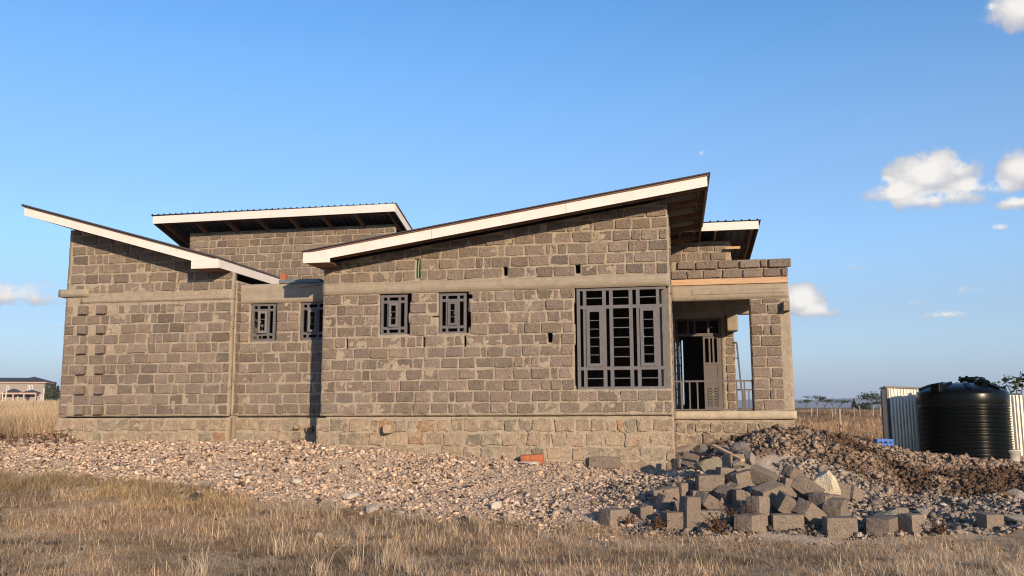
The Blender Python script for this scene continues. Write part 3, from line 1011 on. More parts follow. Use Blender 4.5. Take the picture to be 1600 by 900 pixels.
RIB = .183
# main wing roof: ribs run along u, profile across v
def pf_main(a, b, h): return (b, a, main_roof(b) + .005 + h)
r1 = sheet('roof', pf_main, 0, -.76, 6.95, -4.16, 3.90, RIB, 'u', M['roof'], house)
board_run('fascia', [(-4.12, -.70, main_roof(-4.12)), (3.84, -.70, main_roof(3.84))], .215, .028, (0, 1, 0), M['fascia'], r1, 3)
MB().hexa([(-4.15, -.728, main_roof(-4.15) - .022), (3.88, -.728, main_roof(3.88) - .022), (3.88, -.70 - .002, main_roof(3.88) - .022), (-4.15, -.702, main_roof(-4.15) - .022)],
          [(-4.15, -.728, main_roof(-4.15) + .026), (3.88, -.728, main_roof(3.88) + .026), (3.88, -.60, main_roof(3.88) + .042), (-4.15, -.60, main_roof(-4.15) + .042)]).build('verge_flashing', M['flash'], r1)
MB().box(-4.125, -3.56, -.735, -.7025, 4.575, 4.79).build('fascia_return', M['fascia'], r1, bevel=.003)
MB().box(-4.10, -3.58, -.66, -.03, 4.585, 4.60).build('soffit_board', M['timber'], r1)
board_run('fascia', [(-4.13, -.67, main_roof(-4.13)), (-4.13, 6.9, main_roof(-4.13))], .20, .025, (1, 0, 0), M['fascia'], r1, 3)
board_run('eave_board', [(3.815, -.67, main_roof(3.815)), (3.815, 6.9, main_roof(3.815))], .20, .025, (1, 0, 0), M['timber'], r1, 3)
board_run('eave_board', [(-4.1, 6.9, main_roof(-4.1)), (3.8, 6.9, main_roof(3.8))], .20, .025, (0, 1, 0), M['timber'], r1, 3)
for k in range(9):       # purlins run along v, laid across the rafters
    u = -3.9 + k * .95
    MB().beam((u, -.66, main_roof(u) - .03), (u, 6.85, main_roof(u) - .03), .05, .055).build('purlin', M['timber'], r1)
for k, v in enumerate((-.35, .8, 2.1, 3.4, 4.7, 6.1, 6.7)):
    MB().beam((-4.05, v, main_roof(-4.05) - .12), (3.78, v, main_roof(3.78) - .12), .05, .12).build('rafter', M['timber'], r1)
# left wing roof
def pf_left(a, b, h): return (b, a, left_roof(b) + .005 + h)
r2 = sheet('roof', pf_left, 0, -.16, 5.95, -11.14, -6.28, RIB, 'u', M['roof'], house)
board_run('fascia', [(-11.10, -.10, left_roof(-11.10)), (-6.34, -.10, left_roof(-6.34))], .205, .028, (0, 1, 0), M['fascia'], r2, 2)
MB().hexa([(-11.16, -.128, left_roof(-11.16) - .022), (-6.33, -.128, left_roof(-6.33) - .022), (-6.33, -.102, left_roof(-6.33) - .022), (-11.16, -.102, left_roof(-11.16) - .022)],
          [(-11.16, -.128, left_roof(-11.16) + .026), (-6.33, -.128, left_roof(-6.33) + .026), (-6.33, 0, left_roof(-6.33) + .042), (-11.16, 0, left_roof(-11.16) + .042)]).build('verge_flashing', M['flash'], r2)
MB().box(-6.93, -6.315, -.135, -.1025, 4.65, 4.85).build('fascia_return', M['fascia'], r2, bevel=.003)
board_run('fascia', [(-6.34, -.07, left_roof(-6.34)), (-6.34, 5.9, left_roof(-6.34))], .20, .025, (1, 0, 0), M['fascia'], r2, 3)
board_run('eave_board', [(-11.10, -.07, left_roof(-11.1)), (-11.10, 5.9, left_roof(-11.1))], .20, .025, (1, 0, 0), M['timber'], r2, 3)
MB().box(-6.9, -6.36, -.06, .48, 4.655, 4.67).build('soffit_board', M['timber'], r2)
for k in range(6):
    u = -10.9 + k * .85
    MB().beam((u, -.06, left_roof(u) - .03), (u, 5.85, left_roof(u) - .03), .05, .055).build('purlin', M['timber'], r2)
for v in (.2, 1.6, 3.0, 4.4, 5.7):
    MB().beam((-11.05, v, left_roof(-11.05) - .12), (-6.4, v, left_roof(-6.4) - .12), .05, .12).build('rafter', M['timber'], r2)
# clerestory roof: falls to the back
def pf_up(a, b, h): return (a, b, 7.17 - (b - 5.2) * .27 + h)
r3 = sheet('roof', pf_up, 0, -11.42, -4.12, 5.15, 9.95, RIB, 'v', M['roof'], house)
board_run('fascia', [(-11.36, 5.17, 7.15), (-4.18, 5.17, 7.18)], .215, .028, (0, 1, 0), M['fascia'], r3, 2)
board_run('fascia', [(-4.19, 5.20, 7.17), (-4.19, 9.9, 7.17 - 4.7 * .27)], .215, .025, (1, 0, 0), M['fascia'], r3, 2)
board_run('eave_board', [(-11.36, 5.20, 7.15), (-11.36, 9.9, 7.15 - 4.7 * .27)], .215, .025, (1, 0, 0), M['timber'], r3, 2)
for k in range(8):
    u = -11.1 + k * .96
    MB().beam((u, 5.2, 7.17 - .16), (u, 9.85, 7.17 - 4.65 * .27 - .16), .05, .12).build('rafter', M['timber'], r3)
for v in (5.6, 6.6, 7.6, 8.6, 9.6):
    MB().beam((-11.3, v, 7.17 - (v - 5.2) * .27 - .035), (-4.2, v, 7.17 - (v - 5.2) * .27 - .035), .05, .05).build('purlin', M['timber'], r3)
# small roof behind the porch
def pf_sm(a, b, h): return (a, b, 6.10 - (b - 4.25) * .10 + h)
r4 = sheet('roof', pf_sm, 0, 2.2, 5.26, 4.2, 9.8, RIB, 'v', M['roof'], house)
board_run('fascia', [(2.2, 4.22, 6.085), (5.20, 4.22, 6.085)], .195, .028, (0, 1, 0), M['fascia'], r4, 1)
board_run('eave_board', [(5.175, 4.25, 6.08), (5.175, 9.75, 6.08 - 5.5 * .10)], .195, .025, (1, 0, 0), M['timber'], r4, 2)
for k in range(4):
    u = 2.5 + k * .85
    MB().beam((u, 4.26, 6.08 - .15), (u, 9.7, 6.08 - 5.44 * .1 - .15), .05, .12).build('rafter', M['timber'], r4)
for v in (4.7, 6.0, 7.3, 8.6, 9.6):
    MB().beam((2.3, v, 6.08 - (v - 4.25) * .1 - .035), (5.16, v, 6.08 - (v - 4.25) * .1 - .035), .05, .05).build('purlin', M['timber'], r4)
MB().box(4.47, 4.80, 4.84, 4.90, 5.54, 5.60).build('timber_stub', M['plank'], house)


# --- steel windows (unglazed)
def win_frame(name, u0, z1, v, xs, zs, t=.045):
    """members given as (from, to) spans across and down from the top left corner"""
    W_, H_ = xs[-1][1], zs[-1][1]
    fr = MB()
    for a, b in (xs[0], xs[-1]): fr.box(u0 + a, u0 + b, v, v + t, z1 - H_, z1)
    for a, b in (zs[0], zs[-1]): fr.box(u0 + xs[0][1], u0 + xs[-1][0], v + .001, v + t - .001, z1 - b, z1 - a)
    f = fr.build(name, M['steel'], house)
    for a, b in zs[1:-1]:
        MB().box(u0 + xs[0][1], u0 + xs[-1][0], v + .002, v + t - .002, z1 - b, z1 - a).build('transom', M['steel'], f)
    for a, b in xs[1:-1]:
        for k in range(len(zs) - 1):
            MB().box(u0 + a, u0 + b, v + .003, v + t - .003, z1 - zs[k + 1][0], z1 - zs[k][1]).build('mullion', M['steel'], f)
    return f


def casement(f, u0, u1, z0, z1, v, w, nbar, swing=0.0, hinge='l', handle=1):
    c = empty_mesh_pivot = MB()
    W_ = u1 - u0; H_ = z1 - z0
    c.box(0, w, -.012, .028, 0, H_); c.box(W_ - w, W_, -.012, .028, 0, H_)
    c.box(w, W_ - w, -.011, .027, 0, w); c.box(w, W_ - w, -.011, .027, H_ - w, H_)
    for k in range(nbar):
        z = w + (H_ - 2 * w) * (k + 1) / (nbar + 1)
        c.box(w, W_ - w, .006, .014, z - .006, z + .006)
    if handle:
        hx = W_ - w - .015 if hinge == 'l' else w - .02
        c.box(hx, hx + .04, -.02, -.013, H_ * .5 - .02, H_ * .5 + .02)
    if hinge == 'r':
        c.v = [(x - W_, y, z) for x, y, z in c.v]
    o = c.build('casement', M['steel'], f)
    o.location = (u0 if hinge == 'l' else u1, v, z0)
    o.rotation_euler = (0, 0, R(-swing if hinge == 'l' else swing))
    return o


XS = [(0, .055), (.135, .18), (.375, .42), (.505, .56)]
ZS = [(0, .05), (.115, .17), (.655, .71), (.775, .825)]
for (u0, z1, v, sw, hg, lab) in ((-6.02, 3.99, .89, 24, 'r', 'small grey window with its middle casement swung open, on the link wall'), (-4.86, 3.995, .89, 16, 'r', 'small grey window in the corner shadow'),
                                 (-2.745, 3.985, .05, 9, 'r', 'small grey window, casement ajar'), (-1.505, 3.985, .05, 3, 'l', None)):
    f = win_frame('window', u0, z1, v, XS, ZS)
    if lab: f['label'] = lab
    casement(f, u0 + .18, u0 + .375, z1 - .655, z1 - .17, v - .01, .05, 2, sw, hg)
XB = [(0, .062), (.122, .186), (.50, .57), (.635, .705), (1.015, 1.085), (1.155, 1.225), (1.54, 1.60), (1.685, 1.735)]
ZB = [(0, .05), (.34, .405), (1.535, 1.60), (1.92, 1.97)]
bu, bz, bv = 1.285, 4.0, .035
f = win_frame('window', bu, bz, bv, XB, ZB, .05)
f['label'] = 'large grey grilled window of seven lights'
for a, b, cas in ((.186, .50, 'l'), (.705, 1.015, None), (1.225, 1.54, 'r')):
    for z in (.195, 1.76):
        MB().box(bu + a, bu + b, bv + .015, bv + .03, bz - z - .008, bz - z + .008).build('bar', M['steel'], f)
    if cas:
        casement(f, bu + a, bu + b, bz - 1.535, bz - .405, bv - .008, .062, 5, 0, cas)
    else:
        for k in range(5):
            z = .405 + 1.13 * (k + 1) / 6
            MB().box(bu + a, bu + b, bv + .015, bv + .03, bz - z - .008, bz - z + .008).build('bar', M['steel'], f)

# --- porch door
DX = [(0, .05), (.66, .71), (1.03, 1.09)]
dz = 3.85
df = MB()
df.box(3.18, 3.23, 5.02, 5.08, 1.6, dz); df.box(4.21, 4.265, 5.02, 5.08, 1.6, dz)
df.box(3.23, 4.21, 5.021, 5.079, dz - .05, dz); df.box(3.23, 4.21, 5.021, 5.079, 3.42, 3.49)
for x in (3.46, 3.62, 3.95): df.box(x, x + .045, 5.022, 5.078, 3.49, dz - .05)
for a, b in ((3.23, 3.46), (3.505, 3.62), (3.665, 3.95), (3.995, 4.21)): df.box(a, b, 5.04, 5.05, 3.63, 3.642)
door_f = df.build('door', M['door'], house)
door_f['label'] = 'grey steel double door with a transom, one leaf open'
lf = MB()
lf.box(3.83, 3.875, 5.0, 5.04, 1.62, 3.41); lf.box(4.165, 4.207, 5.0, 5.04, 1.62, 3.41)
lf.box(3.875, 4.165, 5.001, 5.039, 3.36, 3.41); lf.box(3.875, 4.165, 5.001, 5.039, 2.72, 2.77); lf.box(3.875, 4.165, 5.001, 5.039, 1.62, 1.67); lf.box(3.875, 4.165, 5.001, 5.039, 2.20, 2.25)
for x in (3.965, 4.055): lf.box(x, x + .04, 5.002, 5.038, 2.77, 3.36)
leaf = lf.build('door_leaf', M['door'], door_f)
MB().box(3.875, 4.165, 5.012, 5.028, 1.67, 2.20).box(3.875, 4.165, 5.012, 5.028, 2.25, 2.72).build('door_panel', M['door'], leaf)
orn = MB()
for k in range(7):
    for sx in (-1, 1):
        z = 1.72 + k * .065
        orn.tube([(4.02, 5.008, z), (4.02 + sx * .06, 5.006, z + .035), (4.02 + sx * .12, 5.008, z + .01), (4.02 + sx * .10, 5.008, z - .02)], .008, 5)
orn.build('ornament', M['black'], leaf)
fl = MB()
for (x, z, rr) in ((4.03, 1.99, .035), (4.02, 2.14, .018)):
    for k in range(6):
        a = k * math.pi / 3
        fl.tube([(x, 5.002, z), (x + math.cos(a) * rr, 5.0, z + math.sin(a) * rr)], [.012, .006], 5)
fl.build('flower', m_simple('yellow_enamel', (.55, .42, .10), .5, 0, .1, 6, 0), leaf)
lf2 = MB()
Mx = Matrix.Translation((3.235, 5.09, 0)) @ Matrix.Rotation(R(86), 4, 'Z')
for a, b, c, d in ((0, .045, 1.62, 3.41), (.545, .59, 1.62, 3.41), (.045, .545, 3.36, 3.41), (.045, .545, 2.72, 2.77), (.045, .545, 1.62, 1.67)): lf2.box(a, b, 0, .04, c, d, Mx)
lf2.box(.045, .545, .012, .028, 1.67, 2.72, Mx)
lf2.build('door_leaf', M['door'], door_f)


# --- porch railings
def railing(u0, u1, v, z0, z1, n, mid=None, extra=0.0):
    o = MB().box(u0, u1 + extra, v, v + .03, z1 - .035, z1).build('railing', M['door'], house)
    MB().box(u0, u1, v, v + .03, z0, z0 + .03).build('rail', M['door'], o)
    for k in range(n):
        x = u0 + (u1 - u0 - .03) * k / (n - 1)
        MB().box(x, x + .03, v + .001, v + .029, z0 + .03, z1 - .035).build('baluster', M['door'], o)
    return o
railing(3.10, 4.74, 2.06, 1.615, 2.245, 11, extra=.13)
railing(4.56, 5.2, 5.06, 1.62, 2.12, 5)
# an open casement leaf leaning beside the pier
oc = MB()
oc.beam((4.535, 5.0, 3.24), (4.635, 4.96, 3.24), .035, .04); oc.beam((4.63, 4.96, 3.26), (4.70, 4.95, 2.12), .04, .05)
oc.beam((4.72, 4.95, 2.12), (4.745, 4.95, 1.62), .05, .05); oc.box(4.60, 4.64, 4.94, 4.97, 2.85, 2.875)
oc.build('gate_frame', M['door'], house)

# --- odds and ends fixed to the house
MB().box(-5.36, -4.42, .80, 1.05, 4.425, 4.50).build('gutter', m_simple('grey_gutter', (.13, .15, .17), .5), house)
tag(MB().box(-5.42, -5.32, .98, 1.16, 4.425, 4.66).build('clay_brick', M['brick'], None, bevel=.006), 'single orange clay brick standing on the link beam beside the grey gutter', 'brick')
bpy.data.objects['clay_brick'].location = (HO[0], HO[1], 0); bpy.data.objects['clay_brick'].rotation_euler = (0, 0, -PSI)
gp = MB().tube([(-1.945, .03, 4.27), (-1.95, .02, 4.48), (-1.94, .05, 4.70)], [.022, .026, .022], 8).tube([(-1.915, .05, 4.3), (-1.925, .06, 4.55)], .016, 6)
gp.build('plastic_pipe', M['green'], house)
MB().tube([(-4.86, .84, 4.32), (-4.6, .80, 4.34), (-4.42, .82, 4.36)], .008, 6).build('wire', M['brick'], house)


# ------------------------------------------------------------------ loose stones
def chip_block(name, L, Wd, Hh, seed, rough=.004, cut=.009):
    """a sawn building stone with knocked edges: a box cut into 4x3x3 and disturbed"""
    r = random.Random(seed)
    import bmesh
    bm = bmesh.new()
    bmesh.ops.create_cube(bm, size=1)
    bmesh.ops.subdivide_edges(bm, edges=bm.edges[:], cuts=3, use_grid_fill=True)
    for v in bm.verts:
        c = v.co
        ex = [abs(abs(q) - .5) < 1e-4 for q in c]
        k = sum(ex)
        p = Vector((c.x * L, c.y * Wd, c.z * Hh))
        s = Vector((math.copysign(1, c.x) * ex[0], math.copysign(1, c.y) * ex[1], math.copysign(1, c.z) * ex[2]))
        if k >= 2:
            p -= s * r.uniform(.15, 1.0) * cut * (1.0 if k == 2 else 1.25)
        p += Vector((r.uniform(-rough, rough), r.uniform(-rough, rough), r.uniform(-rough, rough))) * .5
        v.co = p
    # a wedge missing from one corner now and then
    if r.random() < .5:
        sx, sz = r.choice((-1, 1)), r.choice((-1, 1))
        for v in bm.verts:
            if v.co.x * sx > L * .2 and v.co.z * sz > Hh * .2: v.co.z -= sz * r.uniform(.15, .35) * Hh * .5
    me = bpy.data.meshes.new(name)
    bm.to_mesh(me); bm.free()
    me.materials.append(M['pile'])
    k = r.uniform(.98, 1.25)
    at = me.color_attributes.new('tint', 'FLOAT_COLOR', 'POINT')
    k *= .86
    at.data.foreach_set('color', np.tile(np.array([k, k, k * .98, 1], np.float32), len(me.vertices)))
    return me


def rock_mesh(name, size, seed, mat_, tint, sub=3, rough=.16, squash=(1, 1, 1)):
    import bmesh
    bm = bmesh.new()
    bmesh.ops.create_icosphere(bm, subdivisions=sub, radius=.5)
    r = np.random.default_rng(seed)
    planes = [(Vector(r.normal(size=3)).normalized(), r.uniform(.24, .42)) for _ in range(15)]
    for v in bm.verts:
        p = v.co.copy()
        for nrm, d in planes:
            q = p.dot(nrm)
            if q > d: p -= nrm * (q - d)
        p *= 1 + (float(fbm(np.array(p.x * 6 + seed), np.array(p.y * 6 + p.z * 5), seed, 3)) - .5) * rough
        v.co = Vector((p.x * size[0] * 1.2, p.y * size[1] * 1.2, p.z * size[2] * 1.2))
    me = bpy.data.meshes.new(name)
    bm.to_mesh(me); bm.free()
    me.materials.append(mat_)
    at = me.color_attributes.new('tint', 'FLOAT_COLOR', 'POINT')
    at.data.foreach_set('color', np.tile(np.array([*tint, 1], np.float32), len(me.vertices)))
    return me


PILE = [
    (1.42, 12.65, 0.14, 34, 0, 0, 0.36, 0.26, 0.25, 'lone squared stone at the left end of the pile, on the grass edge'),
    (1.87, 12.82, 0.20, 15, 0, 0, 0.20, 0.20, 0.19, 'small half stone behind the gap between the lone stone and the pile'),
    (2.32, 13.40, 0.37, 22, 4, -6, 0.27, 0.22, 0.24, 'stone at the upper left of the pile, above the front left stone'),
    (2.28, 13.09, 0.25, 5, 0, 0, 0.26, 0.20, 0.16, 'low stone wedged under the upper left stone of the pile'),
    (2.24, 12.37, 0.13, 14, 0, 0, 0.38, 0.24, 0.25, 'front left corner stone of the pile with a smooth brown face'),
    (2.42, 12.33, 0.23, 20, 0, 3, 0.22, 0.22, 0.46, 'stone standing on end behind the front left corner stone'),
    (2.61, 13.52, 0.43, 30, 0, 0, 0.36, 0.22, 0.24, 'shaded stone behind the standing stone'),
    (2.92, 13.28, 0.56, 4, 0, 0, 0.40, 0.22, 0.24, 'flat faced stone high in the pile with a broad sunlit front'),
    (2.82, 13.32, 0.36, 3, 0, 0, 0.36, 0.22, 0.20, 'stone directly under the broad sunlit one'),
    (2.78, 12.75, 0.31, 38, 10, 36, 0.40, 0.24, 0.22, 'tilted stone propped corner up like a tent'),
    (2.75, 12.60, 0.16, 6, 0, 0, 0.44, 0.22, 0.18, 'low front stone half hidden by dry weeds'),
    (3.15, 13.11, 0.42, 30, 8, -28, 0.34, 0.24, 0.24, 'leaning stone to the right of the tent shaped one'),
    (3.26, 12.83, 0.34, 4, 0, 0, 0.22, 0.24, 0.34, 'upright stone end just above the brown weed'),
    (3.41, 13.35, 0.61, 28, -6, -10, 0.40, 0.26, 0.22, 'large stone with a sunlit top near the middle of the pile crest'),
    (3.32, 13.93, 0.64, 10, 0, 6, 0.28, 0.22, 0.20, 'short stone behind the crest of the pile'),
    (3.71, 13.27, 0.63, -34, 10, 24, 0.40, 0.22, 0.24, 'dark faced stone tipped against the crest'),
    (3.66, 12.83, 0.45, 24, 12, -14, 0.42, 0.25, 0.22, 'big sunlit stone in the centre of the pile'),
    (3.36, 12.35, 0.24, 38, -6, 10, 0.24, 0.24, 0.42, 'stone on end with one dark and one sunlit side near the pile front'),
    (3.18, 12.08, 0.13, 46, 0, 0, 0.40, 0.27, 0.24, 'front stone with a black shaded side and a sunlit right side'),
    (3.69, 12.74, 0.25, 20, 0, 20, 0.24, 0.20, 0.24, 'thin sunlit sliver of stone behind the front row'),
    (3.80, 12.47, 0.34, 12, 16, 24, 0.27, 0.24, 0.24, 'cube like stone tumbled over the front row'),
    (3.73, 12.27, 0.11, -4, 0, 0, 0.42, 0.22, 0.23, 'plain square fronted stone in the front row, left of the leaning slab'),
    (4.04, 13.08, 0.51, 6, 0, 8, 0.24, 0.22, 0.26, 'square stone end at the back of the pile'),
    (4.30, 13.77, 0.66, 34, 20, 20, 0.26, 0.20, 0.20, 'small stone topping the back of the pile'),
    (4.27, 12.97, 0.51, -28, -10, 34, 0.42, 0.22, 0.24, 'ridged dark slab leaning left of the pale boulder'),
    (4.80, 13.25, 0.45, 24, 0, 12, 0.30, 0.22, 0.22, 'grey stone just right of the pale boulder'),
    (4.44, 12.79, 0.35, 40, 8, 0, 0.42, 0.26, 0.22, 'large dark fronted stone under the pale boulder'),
    (4.50, 12.54, 0.25, 52, 0, -12, 0.34, 0.26, 0.26, 'stone with a dark left side under the shaded stone at the right'),
    (4.07, 12.37, 0.21, 36, 14, 30, 0.40, 0.24, 0.26, 'tall leaning stone with a sunlit end between two front stones'),
    (4.35, 12.00, 0.08, -3, 0, 0, 0.40, 0.24, 0.27, 'broad front stone nearest the camera at the right of the pile'),
    (4.93, 11.99, 0.10, 50, 0, 0, 0.50, 0.30, 0.23, 'long stone at the right end with a black left side'),
    (5.28, 11.94, 0.14, 24, 0, 0, 0.24, 0.24, 0.24, 'last stone at the right end of the pile'),
    (5.40, 12.64, 0.17, 20, 0, 0, 0.24, 0.20, 0.20, 'small stone showing behind the right end stones'),
    (6.37, 12.04, 0.14, 10, 4, 0, 0.26, 0.22, 0.22, 'single grey stone sunk in the gravel near the right edge'),
    (3.13, 16.62, 0.64, 30, 0, 0, 0.26, 0.20, 0.20, 'stone against the foot of the porch corner'),
    (3.11, 15.57, 0.77, -30, 0, 20, 0.26, 0.20, 0.22, 'dark stone tipped behind the rough boulder'),
    (3.66, 14.81, 0.81, 24, 0, 0, 0.28, 0.22, 0.20, 'stone under the fallen timber lath'),
    (1.74, 16.90, 0.65, 10, 0, 0, 0.60, 0.22, 0.22, 'long grey block lying against the house plinth'),
]
ROCKS = [
    (4.54, 13.06, 0.57, 0.48, 0.42, 0.46, (0.66, 0.56, 0.40), 'pale rounded boulder sitting on top of the pile'),
    (3.15, 14.31, 0.73, 0.50, 0.30, 0.30, (0.27, 0.23, 0.17), 'rough bulky boulder at the back left of the pile'),
    (5.20, 12.39, 0.18, 0.46, 0.20, 0.20, (0.42, 0.36, 0.24), 'pale wedge of rock leaning on the right end stones'),
    (3.92, 15.21, 0.96, 0.34, 0.26, 0.22, (0.2, 0.18, 0.16), 'grey rock by the upper end of the timber lath'),
    (3.92, 14.75, 0.84, 0.22, 0.20, 0.26, (0.33, 0.28, 0.22), 'rock at the lower end of the timber lath'),
    (3.91, 15.00, 0.90, 0.26, 0.20, 0.14, (0.19, 0.18, 0.17), 'rounded dark rock between the lath and the heap'),
    (3.63, 17.14, 0.85, 0.30, 0.20, 0.20, (0.16, 0.145, 0.13), 'dark rock at the foot of the porch plinth'),
    (3.63, 15.61, 0.92, 0.30, 0.22, 0.20, (0.2, 0.17, 0.14), 'brown rock beside the timber lath near the plinth'),
    (3.61, 14.45, 0.76, 0.26, 0.20, 0.14, (0.27, 0.24, 0.2), 'flat rock below the lath'),
    (-2.44, 11.40, 0.09, 0.10, 0.08, 0.08, (0.5, 0.44, 0.36), 'small pale stone alone in the dry grass'),
    (4.88, 13.40, 0.38, 0.20, 0.20, 0.20, (0.2, 0.17, 0.14), 'brown rock behind the pale boulder'),
    (-0.26, 13.50, 0.22, 0.20, 0.16, 0.12, (0.62, 0.54, 0.44), 'whitish rock at the foot of the rubble bank'),
    (5.91, 13.02, 0.16, 0.24, 0.20, 0.14, (0.3, 0.27, 0.23), 'grey rock beside the last stone of the pile'),
    (7.72, 13.76, 0.30, 0.34, 0.26, 0.18, (0.34, 0.3, 0.25), 'grey rock at the right edge of the gravel'),
    (6.79, 12.13, 0.15, 0.40, 0.26, 0.14, (0.36, 0.31, 0.25), 'long rock lying in the gravel at the right edge'),
    (-2.49, 13.98, 0.34, 0.30, 0.20, 0.12, (0.6, 0.52, 0.42), 'flat pale rock low on the rubble bank'),
    (-2.09, 13.24, 0.21, 0.26, 0.20, 0.10, (0.5, 0.42, 0.34), 'flat rock at the edge of the grass'),
    (-3.62, 14.92, 0.48, 0.22, 0.18, 0.12, (0.6, 0.52, 0.42), 'pale rock on the rubble bank below the corner shadow'),
    (-4.63, 15.07, 0.58, 0.24, 0.18, 0.12, (0.6, 0.52, 0.42), 'pale rock on the bank in front of the left wing'),
    (-4.82, 13.53, 0.34, 0.30, 0.22, 0.16, (0.095, 0.07, 0.05), 'dark clod at the edge of the tall grass'),
]
for (x, y, z, yaw, tx, ty, L, Wd, Hh, lab) in PILE:
    if 'block lying' in lab:
        me = chip_block('building_stone', L, Wd, Hh, int(x * 1000 + z * 100), .008, .012)
    else:
        me = chip_block('building_stone', L, Wd, Hh, int(x * 1000 + z * 100))
    o = link(bpy.data.objects.new('building_stone', me))
    o.location = (x, y, z)
    o.rotation_euler = (R(tx), R(ty), R(yaw))
    if 'block lying' in lab: o.rotation_euler = (0, 0, -PSI + R(1))
    tag(o, lab, 'building stone', None if 'plinth' in lab or 'gravel' in lab else 'building stones tumbled in a pile')
SHORT = ['lone squared stone', 'small half stone', 'upper left stone', 'low wedged stone', 'front left corner stone', 'stone standing on end', 'shaded stone behind it all at left', 'flat faced sunlit stone',
         'stone under the flat faced one', 'tent shaped tilted stone', 'low front stone in the weeds', 'leaning stone by the tent shaped one', 'upright stone above the weed', 'large stone on the crest',
         'short stone behind the crest', 'dark tipped stone on the crest', 'big sunlit central stone', 'two toned stone on end', 'front stone with the black side', 'thin sunlit sliver', 'cube like tumbled stone',
         'plain square fronted stone', 'square stone end at the back', 'small stone topping the back', 'ridged dark slab', 'grey stone right of the boulder', 'large dark stone under the boulder', 'dark left sided stone', 'tall leaning stone', 'broad front stone']
USED = set()
fr = random.Random(5)
for k in range(18):
    x = fr.uniform(2.2, 5.2); y = fr.uniform(12.35, 13.9)
    o = link(bpy.data.objects.new('building_stone', chip_block('building_stone', fr.uniform(.26, .42), .23, .22, 900 + k)))
    o.location = (x, y, float(ground_z(np.array([x]), np.array([y]))[0]) + .07)
    o.rotation_euler = (R(fr.uniform(-25, 25)), R(fr.uniform(-30, 30)), R(fr.uniform(0, 180)))
    q = min(range(len(SHORT)), key=lambda i: (PILE[i][0] - x) ** 2 + (PILE[i][1] - y) ** 2 + (100 if i in USED else 0))
    USED.add(q)
    dx, dy = x - PILE[q][0], y - PILE[q][1]
    side = ('behind' if dy > 0 else 'in front of') if abs(dy) > abs(dx) else ('to the right of' if dx > 0 else 'to the left of')
    tag(o, 'half buried stone just %s the %s' % (side, SHORT[q]), 'building stone', 'building stones tumbled in a pile')
for i, (x, y, z, a, b, c, tint, lab) in enumerate(ROCKS):
    me = rock_mesh('rock', (a, b, c), 40 + i, M['rock'], tint)
    o = link(bpy.data.objects.new('rock', me))
    o.location = (x, y, z)
    o.rotation_euler = (rng.uniform(-.2, .2), rng.uniform(-.2, .2), rng.uniform(0, 6))
    tag(o, lab, 'rock', 'rocks lying about the plot')

# timber lath, iron rod and the red brick lumps
LA, LB = (4.02, 16.2, 1.04), (3.95, 15.0, .86)
tag(MB().beam((3.43, 15.25, 1.03), (3.74, 14.50, 0.82), .085, .032).build('timber_lath', M['plank']), 'orange timber lath fallen across the rocks below the porch', 'timber lath')
tag(MB().tube([(3.02, 15.20, 0.92), (3.47, 14.90, 0.86)], .016, 6).build('iron_rod', M['black']), 'thin dark iron rod lying on the rocks by the porch corner', 'iron rod')
bx, by = hw(.42, -.22)
o = MB().box(-.22, .22, -.09, .09, -.09, .10).build('brick_lump', M['brick'], bevel=.02)
o.location = (bx, by, .70); o.rotation_euler = (R(3), R(-4), -PSI + R(3))
tag(o, 'red brick lump lying against the plinth below the wall', 'brick')
o = link(bpy.data.objects.new('mortar_slab', rock_mesh('mortar_slab', (.38, .2, .07), 91, M['rock'], (.62, .56, .48))))
o.location = (bx - .03, by - .18, .655)
tag(o, 'thin whitish slab in front of the red brick lump', 'rubble slab')


# ------------------------------------------------------------------ scattered stuff
def rot_mats(n, tilt):
    a = rng.uniform(0, 2 * np.pi, n); b = rng.normal(0, tilt, n); c = rng.uniform(0, 2 * np.pi, n)
    ca, sa, cb, sb, cc, sc = np.cos(a), np.sin(a), np.cos(b), np.sin(b), np.cos(c), np.sin(c)
    Rz1 = np.zeros((n, 3, 3)); Rz1[:, 0, 0] = ca; Rz1[:, 0, 1] = -sa; Rz1[:, 1, 0] = sa; Rz1[:, 1, 1] = ca; Rz1[:, 2, 2] = 1
    Rx = np.zeros((n, 3, 3)); Rx[:, 0, 0] = 1; Rx[:, 1, 1] = cb; Rx[:, 1, 2] = -sb; Rx[:, 2, 1] = sb; Rx[:, 2, 2] = cb
    Rz2 = np.zeros((n, 3, 3)); Rz2[:, 0, 0] = cc; Rz2[:, 0, 1] = -sc; Rz2[:, 1, 0] = sc; Rz2[:, 1, 1] = cc; Rz2[:, 2, 2] = 1
    return Rz1 @ Rx @ Rz2


